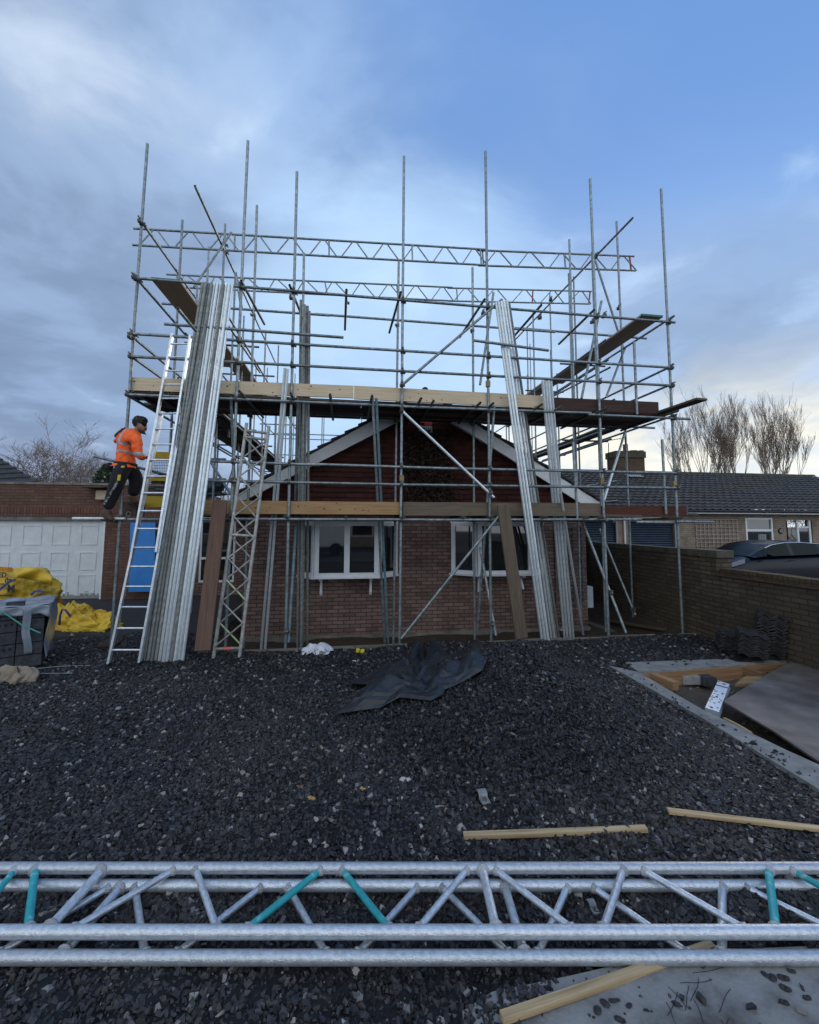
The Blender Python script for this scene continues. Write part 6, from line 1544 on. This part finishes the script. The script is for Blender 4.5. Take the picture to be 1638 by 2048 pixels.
# ================================================================ parked car beyond the garden wall
def car():
    t0 = 3.55; s0 = sz(1434, 1140, t0)[0]+.38; root = empty('parked_car', hmtx(s0+2, t0+.9, 0), 'dark navy hatchback parked beyond the low garden wall, facing left', 'car')
    W_ = .88; L = 4.15
    def prof(x):      # bonnet / belt line
        P = [(0, .62), (.12, .74), (.5, .90), (.95, 1.0), (1.3, 1.03), (2.5, 1.06), (3.6, 1.10), (4.0, 1.05), (4.15, .85)]
        for (a, b), (c, d) in zip(P, P[1:]):
            if x <= c: f = (x-a)/(c-a); f = f*f*(3-2*f)*.5+f*.5; return b+(d-b)*f
        return P[-1][1]
    def roof(x):
        P = [(.90, 1.0), (1.25, 1.20), (1.65, 1.385), (2.1, 1.455), (2.7, 1.46), (3.3, 1.41), (3.75, 1.28), (4.05, 1.06)]
        for (a, b), (c, d) in zip(P, P[1:]):
            if x <= c: f = (x-a)/(c-a); return b+(d-b)*f
        return P[-1][1]
    def half(x):
        f = min(1, x/.55)**.5 if x < .55 else 1; g = min(1, (L-x)/.5)**.5 if x > L-.5 else 1; return W_*(.72+.28*f)*(.80+.20*g)
    def Pt(x, y, z): return H(s0+x, t0+W_+y, z+.07)
    mb = MB(); nx = 60; ny = 16
    def body(u_, v_):
        x = .0+u_*L; h = half(x); zt = prof(x); a = v_*math.pi
        y = -math.cos(a); yy = math.copysign(abs(y)**.35, y); zz = math.sin(a)**.30 if math.sin(a) > 0 else 0
        z = .22+(zt-.22)*zz
        return Pt(x, yy*h*(1-.06*max(0, zz-.55)), z)
    mb.grid(body, nx, ny*2)
    def gh(x, v_):
        zr, zb = roof(x), prof(x)-.015; h = half(x)*.95; k = abs(v_*2-1)       # v 0..1 across
        sgn = -1 if v_ < .5 else 1
        if k > .62: f = (1-k)/.38; return Pt(x, sgn*h*(1-.16*f), zb+(zr-zb)*f*.88)
        f = k/.62; return Pt(x, sgn*h*.84*f, zb+(zr-zb)*(.88+.12*(1-f**2.4)))
    gl = MB(); xs = [.92+i*(4.03-.92)/50 for i in range(51)]; vs_ = [0, .10, .19, .24, .3, .4, .5, .6, .7, .76, .81, .90, 1]
    for i in range(50):
        for j in range(len(vs_)-1):
            q = [gh(xs[i], vs_[j]), gh(xs[i+1], vs_[j]), gh(xs[i+1], vs_[j+1]), gh(xs[i], vs_[j+1])]; xm = (xs[i]+xs[i+1])/2; side = j < 2 or j > 9
            win = (side and 1.22 < xm < 3.72 and not (2.18 < xm < 2.30) and not (3.22 < xm < 3.34)) or ((not side) and (xm < 1.62 or xm > 3.62) and 3 <= j <= 8)
            (gl if win else mb).add(q, [(0, 1, 2, 3)], 0, True)
    mb.build('body', CARP, root); gl.build('window', CARG, root)
    tr = MB(); pts = [gh(x, .19)-V*.012 for x in xs[8:46]]; tr.path(pts, .011, 6); tr.build('trim', CHROME, root)
    hl = MB(); hl.grid(lambda u_, v_: Pt(.07+u_*.50, -half(.07+u_*.5)*1.005+.02, .66+u_*.17+v_*.13), 8, 3); hl.build('headlight', mat('headlight_lens', (.25, .28, .34), rough=.1, spec=1), root)
    m = MB(); c = Pt(1.32, -W_-.08, 1.06); m.grid(lambda u_, v_: c+U*math.cos(u_*6.283)*math.sin(v_*3.1416)*.07+V*math.sin(u_*6.283)*math.sin(v_*3.1416)*.09+Z*math.cos(v_*3.1416)*.065, 12, 8); m.build('wing_mirror', CARP, root)
    d = MB(); d.tube(Pt(2.02, -W_*1.0-.022, .90), Pt(2.22, -W_*1.0-.022, .905), .012, 6, False); d.build('door_handle', CARP, root)
    for x in (.78, 3.35):
        for y in (-W_+.12, W_-.12):
            w = MB(); c = Pt(x, y, .31); w.tube(c-V*.11, c+V*.11, .31, 24, False); ww = w.build('wheel', RUBBER, root)
            r = MB(); r.tube(c-V*.118, c+V*.118, .2, 16, False); r.build('rim', CHROME, ww)
car()
# ================================================================ the worker
def skin_mesh(name, nodes, edges, rootn, m, parent, lvl=3, faces_cb=None, mats=None):
    names = list(nodes); me = bpy.data.meshes.new('tmp'); off = MW[parent.name].translation
    me.from_pydata([Vector(nodes[n][0])-off for n in names], [(names.index(a), names.index(b)) for a, b in edges], [])
    o = bpy.data.objects.new('tmp', me); COL.objects.link(o)
    sk = o.modifiers.new('sk', 'SKIN'); sk.use_smooth_shade = True
    if not me.skin_vertices: bpy.context.view_layer.objects.active = o
    sv = me.skin_vertices[0].data if me.skin_vertices else None
    for i, n in enumerate(names):
        r = nodes[n][1]; r = (r, r) if isinstance(r, (int, float)) else r
        sv[i].radius = r; sv[i].use_root = (n == rootn)
    ss = o.modifiers.new('ss', 'SUBSURF'); ss.levels = ss.render_levels = lvl
    bpy.context.view_layer.update(); dg = bpy.context.evaluated_depsgraph_get()
    res = bpy.data.meshes.new_from_object(o.evaluated_get(dg)); bpy.data.objects.remove(o)
    res.name = name; res.materials.clear()
    for x in (mats or [m]): res.materials.append(x)
    for p in res.polygons: p.use_smooth = True; p.material_index = 0
    if faces_cb:
        for p in res.polygons: p.material_index = faces_cb(p.center+off)
    ob = bpy.data.objects.new(name, res); COL.objects.link(ob); ob.parent = parent; ob.matrix_local = Matrix.Identity(4); MW[ob.name] = MW[parent.name]
    return ob
def worker():
    def P(zx, zy, t): return HP(185+zx/8.53, 820+zy/8.53, t)
    foot = P(240, 1890, -.12); root = empty('person', foot, 'bearded worker in orange hi-vis hoodie and black trousers stepping onto the ladder', 'person')
    J = dict(pel=P(555, 925, -.02), waist=P(565, 830, -.02), chest=P(590, 600, -.03), up=P(640, 440, -.02), nk=P(735, 372, -.02), nk2=P(790, 330, -.02),
             rs=P(755, 500, -.20), re=P(790, 800, -.24), rw=P(915, 815, -.14), rh=P(985, 805, -.12),
             ls=P(560, 440, .16), le=P(400, 540, .22), lw=P(400, 478, .20), lh=P(470, 390, .17),
             rhip=P(530, 960, -.13), rk=P(400, 1300, -.15), ra=P(250, 1700, -.12), lhip=P(590, 960, .08), lk=P(765, 1150, .14), la=P(680, 1480, .12))
    b = lambda k, r: (J[k], r)
    skull = P(832, 222, -.02); face = P(872, 268, -.03); jaw = P(856, 372, -.03); nose = P(918, 338, -.035); browp = P(905, 262, -.035)
    # one continuous body (mostly under the clothes)
    nodes = {k: b(k, r) for k, r in dict(pel=.085, waist=.09, chest=.12, up=.095, nk=.058, nk2=.056, rs=.055, re=.040, rw=.028, ls=.055, le=.040, lw=.028, rhip=.065, rk=.055, ra=.038, lhip=.065, lk=.055, la=.038).items()}
    nodes.update(skull=(skull, .098), face=(face, .066), jaw=(jaw, .045), nose=(nose, .010))
    E = [('pel', 'waist'), ('waist', 'chest'), ('chest', 'up'), ('up', 'nk'), ('nk', 'nk2'), ('nk2', 'skull'), ('skull', 'face'), ('face', 'jaw'), ('face', 'nose'), ('up', 'rs'), ('rs', 're'), ('re', 'rw'), ('up', 'ls'), ('ls', 'le'), ('le', 'lw'), ('pel', 'rhip'), ('rhip', 'rk'), ('rk', 'ra'), ('pel', 'lhip'), ('lhip', 'lk'), ('lk', 'la')]
    skin_mesh('body', nodes, E, 'pel', SKIN, root)
    # hair, beard, ear, eye, eyebrow
    def hairmass(name, c, rx, ry, rz, seed, n=.012):
        mb = MB()
        def fn(u_, v_):
            d = Vector((math.cos(u_*6.283)*math.sin(v_*3.1416), math.sin(u_*6.283)*math.sin(v_*3.1416), math.cos(v_*3.1416)))
            k = 1+n/rx*(mnoise.noise(d*3+Vector((seed, 0, 0)))*1.2+abs(mnoise.noise(d*9+Vector((seed, 3, 0))))*1.4)
            return c+Vector((d.x*rx*k, d.y*ry*k, d.z*rz*k))
        mb.grid(fn, 40, 26); mb.build(name, HAIR, root)
    hairmass('hair', P(803, 205, -.02), .100, .094, .094, 1); hairmass('fringe', P(868, 182, -.03), .056, .064, .042, 4, .010)
    mb = MB(); rs = np.random.RandomState(3)
    for _ in range(50):
        p = P(rs.uniform(760, 930), rs.uniform(135, 175), -.02+rs.uniform(-.05, .05)); mb.path([p, p+Vector((rs.uniform(-.01, .02), 0, rs.uniform(.01, .022)))], [.008, .002], 4)
    mb.build('hair_tufts', HAIR, root)
    skin_mesh('beard', dict(a=(P(815, 320, -.075), .016), b=(P(822, 372, -.07), .024), c=(P(858, 402, -.035), .034), d=(P(893, 388, -.03), .018)), [('a', 'b'), ('b', 'c'), ('c', 'd')], 'c', HAIR, root, 2)
    def blob(name, c, ax, ay, az, m, par=root):
        mb = MB(); mb.grid(lambda u_, v_: c+Vector((math.cos(u_*6.283)*math.sin(v_*3.1416)*ax, math.sin(u_*6.283)*math.sin(v_*3.1416)*ay, math.cos(v_*3.1416)*az)), 12, 8); return mb.build(name, m, par)
    blob('ear', P(800, 285, -.10), .018, .010, .030, SKIN)
    blob('eye', P(908, 292, -.075), .010, .012, .007, mat('eye', (.35, .33, .3)))
    blob('eyebrow', P(915, 268, -.078), .020, .012, .005, HAIR)
    blob('mouth', P(893, 362, -.060), .014, .014, .005, mat('lips', (.22, .08, .06)))
    # hoodie
    axis = (J['up']-J['waist']).normalized()
    def slab(c, p, d0, d1): k = (c-p).dot(axis); return d0 < k < d1
    arm = (J['re']-J['rs']).normalized()
    def fc(c):
        side = (c-J['rs']).dot(arm); near_arm = ((c-J['rs'])-arm*side).length < .105 and c.y < J['chest'].y-.07 and 0.02 < side
        if near_arm:
            if .235 < side < .285: return 1
            return 0
        k = (c-J['waist']).dot(axis)
        if .075 < k < .118 or .20 < k < .243: return 1
        # braces over the shoulders
        q = (c-J['chest']); lat = q.dot(Vector((.55, -.83, 0)).normalized())
        if k >= .243 and (.055 < lat < .10) : return 1
        return 0
    hz = {k: b(k, r) for k, r in dict(waist=(.140, .14), chest=.162, up=.128, nk=.085, rs=.085, re=.072, rw=.052, ls=.080, le=.066, lw=.05).items()}
    hz['hem'] = (P(560, 868, -.02), (.112, .112)); hz['hood'] = (P(680, 372, .03), .085)
    jk = skin_mesh('hoodie', hz, [('hem', 'waist'), ('waist', 'chest'), ('chest', 'up'), ('up', 'nk'), ('up', 'rs'), ('rs', 're'), ('re', 'rw'), ('up', 'ls'), ('ls', 'le'), ('le', 'lw'), ('up', 'hood')], 'waist', ORANGE, root, 4, fc, [ORANGE, REFL])
    # folds
    tx = bpy.data.textures.new('folds', 'CLOUDS'); tx.noise_scale = .09; dm = jk.modifiers.new('d', 'DISPLACE'); dm.texture = tx; dm.strength = .035; dm.mid_level = .5
    # print on the back
    mb = MB(); c = P(530, 505, -.2); xd = (P(590, 470, -.2)-P(470, 540, -.2)).normalized()
    for i in range(4):
        p = P(480+i*30, 525-i*14, -.225); mb.box(p, xd*.009, V*.03, Z*.020); 
    # cuffs
    tr = {k: b(k, r) for k, r in dict(pel=.145, rhip=.130, rk=.106, ra=.072, lhip=.132, lk=.112, la=.082).items()}; tr['belt'] = (P(560, 850, -.02), (.122, .122))
    skin_mesh('trousers', tr, [('belt', 'pel'), ('pel', 'rhip'), ('rhip', 'rk'), ('rk', 'ra'), ('pel', 'lhip'), ('lhip', 'lk'), ('lk', 'la')], 'pel', BLACKC, root, 3)
    # boots
    for nm, a, heel, toe_ in (('r', J['ra'], P(185, 1838, -.12), P(395, 1880, -.14)), ('l', J['la'], P(650, 1575, .12), P(790, 1580, .1))):
        mid = heel.lerp(toe_, .5)+Z*.015
        skin_mesh('boot', dict(a=(a+Z*.02, .062), b=(heel.lerp(a, .45), .055), h=(heel+Z*.02, .046), m=(mid, (.050, .042)), t=(toe_-(toe_-heel).normalized()*.03, (.042, .032))), [('a', 'b'), ('b', 'h'), ('b', 'm'), ('m', 't')], 'b', BOOT, root, 2)
        mb = MB(); dd = (toe_-heel).normalized(); mb.box((heel+toe_)/2-Z*.035, dd*((toe_-heel).length/2+.01), V*.047, Z*.012); mb.build('boot_sole', RUBBER, root)
    # hands in gloves, five fingers each
    def hand(w, h, curl, nm):
        d = (h-w).normalized(); side = d.cross(V).normalized(); N_ = {}; E_ = []
        N_['w'] = (w, .030); N_['p'] = (w.lerp(h, .6), (.038, .026)); N_['k'] = (h, (.040, .022)); E_ += [('w', 'p'), ('p', 'k')]
        for i, L in enumerate((.070, .080, .076, .060)):
            o = h+V*(.030-i*.020); j1 = o+d*L*.5+curl*L*.35; j2 = j1+d*L*.12+curl*L*.6
            N_['a%d' % i] = (o, .011); N_['b%d' % i] = (j1, .0105); N_['c%d' % i] = (j2, .009); E_ += [('k', 'a%d' % i), ('a%d' % i, 'b%d' % i), ('b%d' % i, 'c%d' % i)]
        tb = w.lerp(h, .35)+V*(-.034); N_['t1'] = (tb, .013); N_['t2'] = (tb-V*.018+d*.045+curl*.02, .011); E_ += [('p', 't1'), ('t1', 't2')]
        skin_mesh('glove', N_, E_, 'p', GLOVE if nm == 'l' else mat('red_glove', (.20, .02, .015), (.30, .04, .03)), root, 2)
    hand(J['rw'], P(965, 806, -.12), -Z, 'r'); skin_mesh('dark_cuff', dict(a=(P(398, 470, .20), .046), b=(P(455, 400, .17), .042), c=(P(505, 360, .15), .034)), [('a', 'b'), ('b', 'c')], 'b', GLOVE, root, 2)
    hand(P(500, 365, .15), P(545, 330, .13), V*-.6+U*.4, 'l')
    # belt, pouch, webbing strap with yellow ends
    mb = MB(); c = P(562, 915, -.02); mb.path([c+U*math.cos(a)*.150+V*math.sin(a)*.145+Z*(-.012*math.cos(a)) for a in [i*6.283/24 for i in range(25)]], .018, 6, cap=False); mb.build('belt', mat('belt_leather', (.03, .025, .02)), root)
    blob('tool_pouch', P(290, 960, -.08), .055, .05, .065, BLACKC)
    mb = MB(); A, B = P(525, 960, -.28), P(450, 1150, -.28); mb.box((A+B)/2, (B-A)/2, V*.006, U*.020); mb.build('strap_holder', BLACKC, root)
    mb = MB()
    for a, c2, w_ in ((P(525, 950, -.288), P(512, 985, -.288), .022), (P(462, 1105, -.288), P(445, 1205, -.288), .020)): mb.box((a+c2)/2, (c2-a)/2, V*.008, U*w_)
    mb.build('yellow_buckle', YELB, root)
    mb = MB(); pts = [P(425, 1215, -.272), P(370, 1330, -.262), P(300, 1440, -.245), P(225, 1560, -.225), P(195, 1620, -.215)]; 
    for i in range(4): d = pts[i+1]-pts[i]; mb.box((pts[i]+pts[i+1])/2, d*.5, V*.004, U*.018)
    mb.build('trouser_stripe', mat('grey_strap', (.03, .03, .035), (.30, .30, .32), nscale=40, ramp_=(.48, .52)), root)
worker()
bpy.context.view_layer.update()

# ================================================================ the other side of the street (mirrored in the windows)
def street():
    mb = MB(); mb.prism([Vector((-60, -3.2, .23)), Vector((60, -3.2, .23)), Vector((60, -9.5, .23)), Vector((-60, -9.5, .23))], (0, 0, -.05)); mb.build('road', mat('asphalt', (.045, .045, .048), (.06, .06, .062), rough=.8, nscale=4), kind='structure')
    root = empty('facing_house', Vector((0, -16, 0)), 'plain pale bungalow with a dark roof on the other side of the street', 'house')
    X, Y = Vector((1, 0, 0)), Vector((0, 1, 0))
    mb = MB(); mb.box((-4, -19, 1.5), X*11, Y*3, Z*1.5); mb.build('wall', BRICKN, root)
    mb = MB(); mb.prism([Vector((-15.5, -15.6, 2.9)), Vector((7.5, -15.6, 2.9)), Vector((5.5, -19, 5.2)), Vector((-13.5, -19, 5.2))], (0, -.1, -.15)); mb.build('roof', ROOFL, root)
    for x in (-11, -7, -1, 3):
        mb = MB(); mb.box((x, -15.97, 1.6), X*.9, Y*.04, Z*.6); w = mb.build('window', UPVC, root); mb = MB(); mb.box((x, -15.92, 1.6), X*.8, Y*.02, Z*.5); mb.build('pane', DARK, w)
    van = empty('parked_van', Vector((-1.5, -8, 0)), 'plain white van parked in the street opposite the house', 'van')
    mb = MB(); prof = [(0, .45), (.05, 1.0), (.6, 1.25), (1.2, 1.95), (1.6, 2.15), (4.6, 2.2), (4.75, 1.9), (4.8, .5)]
    mb.prism([Vector((-4+a, -7.2, .25+b)) for a, b in prof], (0, -1.8, 0)); mb.build('body', GDOOR, van)
    mb = MB(); mb.prism([Vector((-4+a, -7.185, .25+b)) for a, b in ((.75, 1.3), (1.3, 1.9), (1.75, 1.95), (1.75, 1.3))], (0, -.03, 0)); mb.build('window', DARK, van)
    for x in (-3.1, .1):
        mb = MB(); mb.tube((x, -7.15, .6), (x, -7.45, .6), .34, 20, False); mb.build('wheel', RUBBER, van)
street()
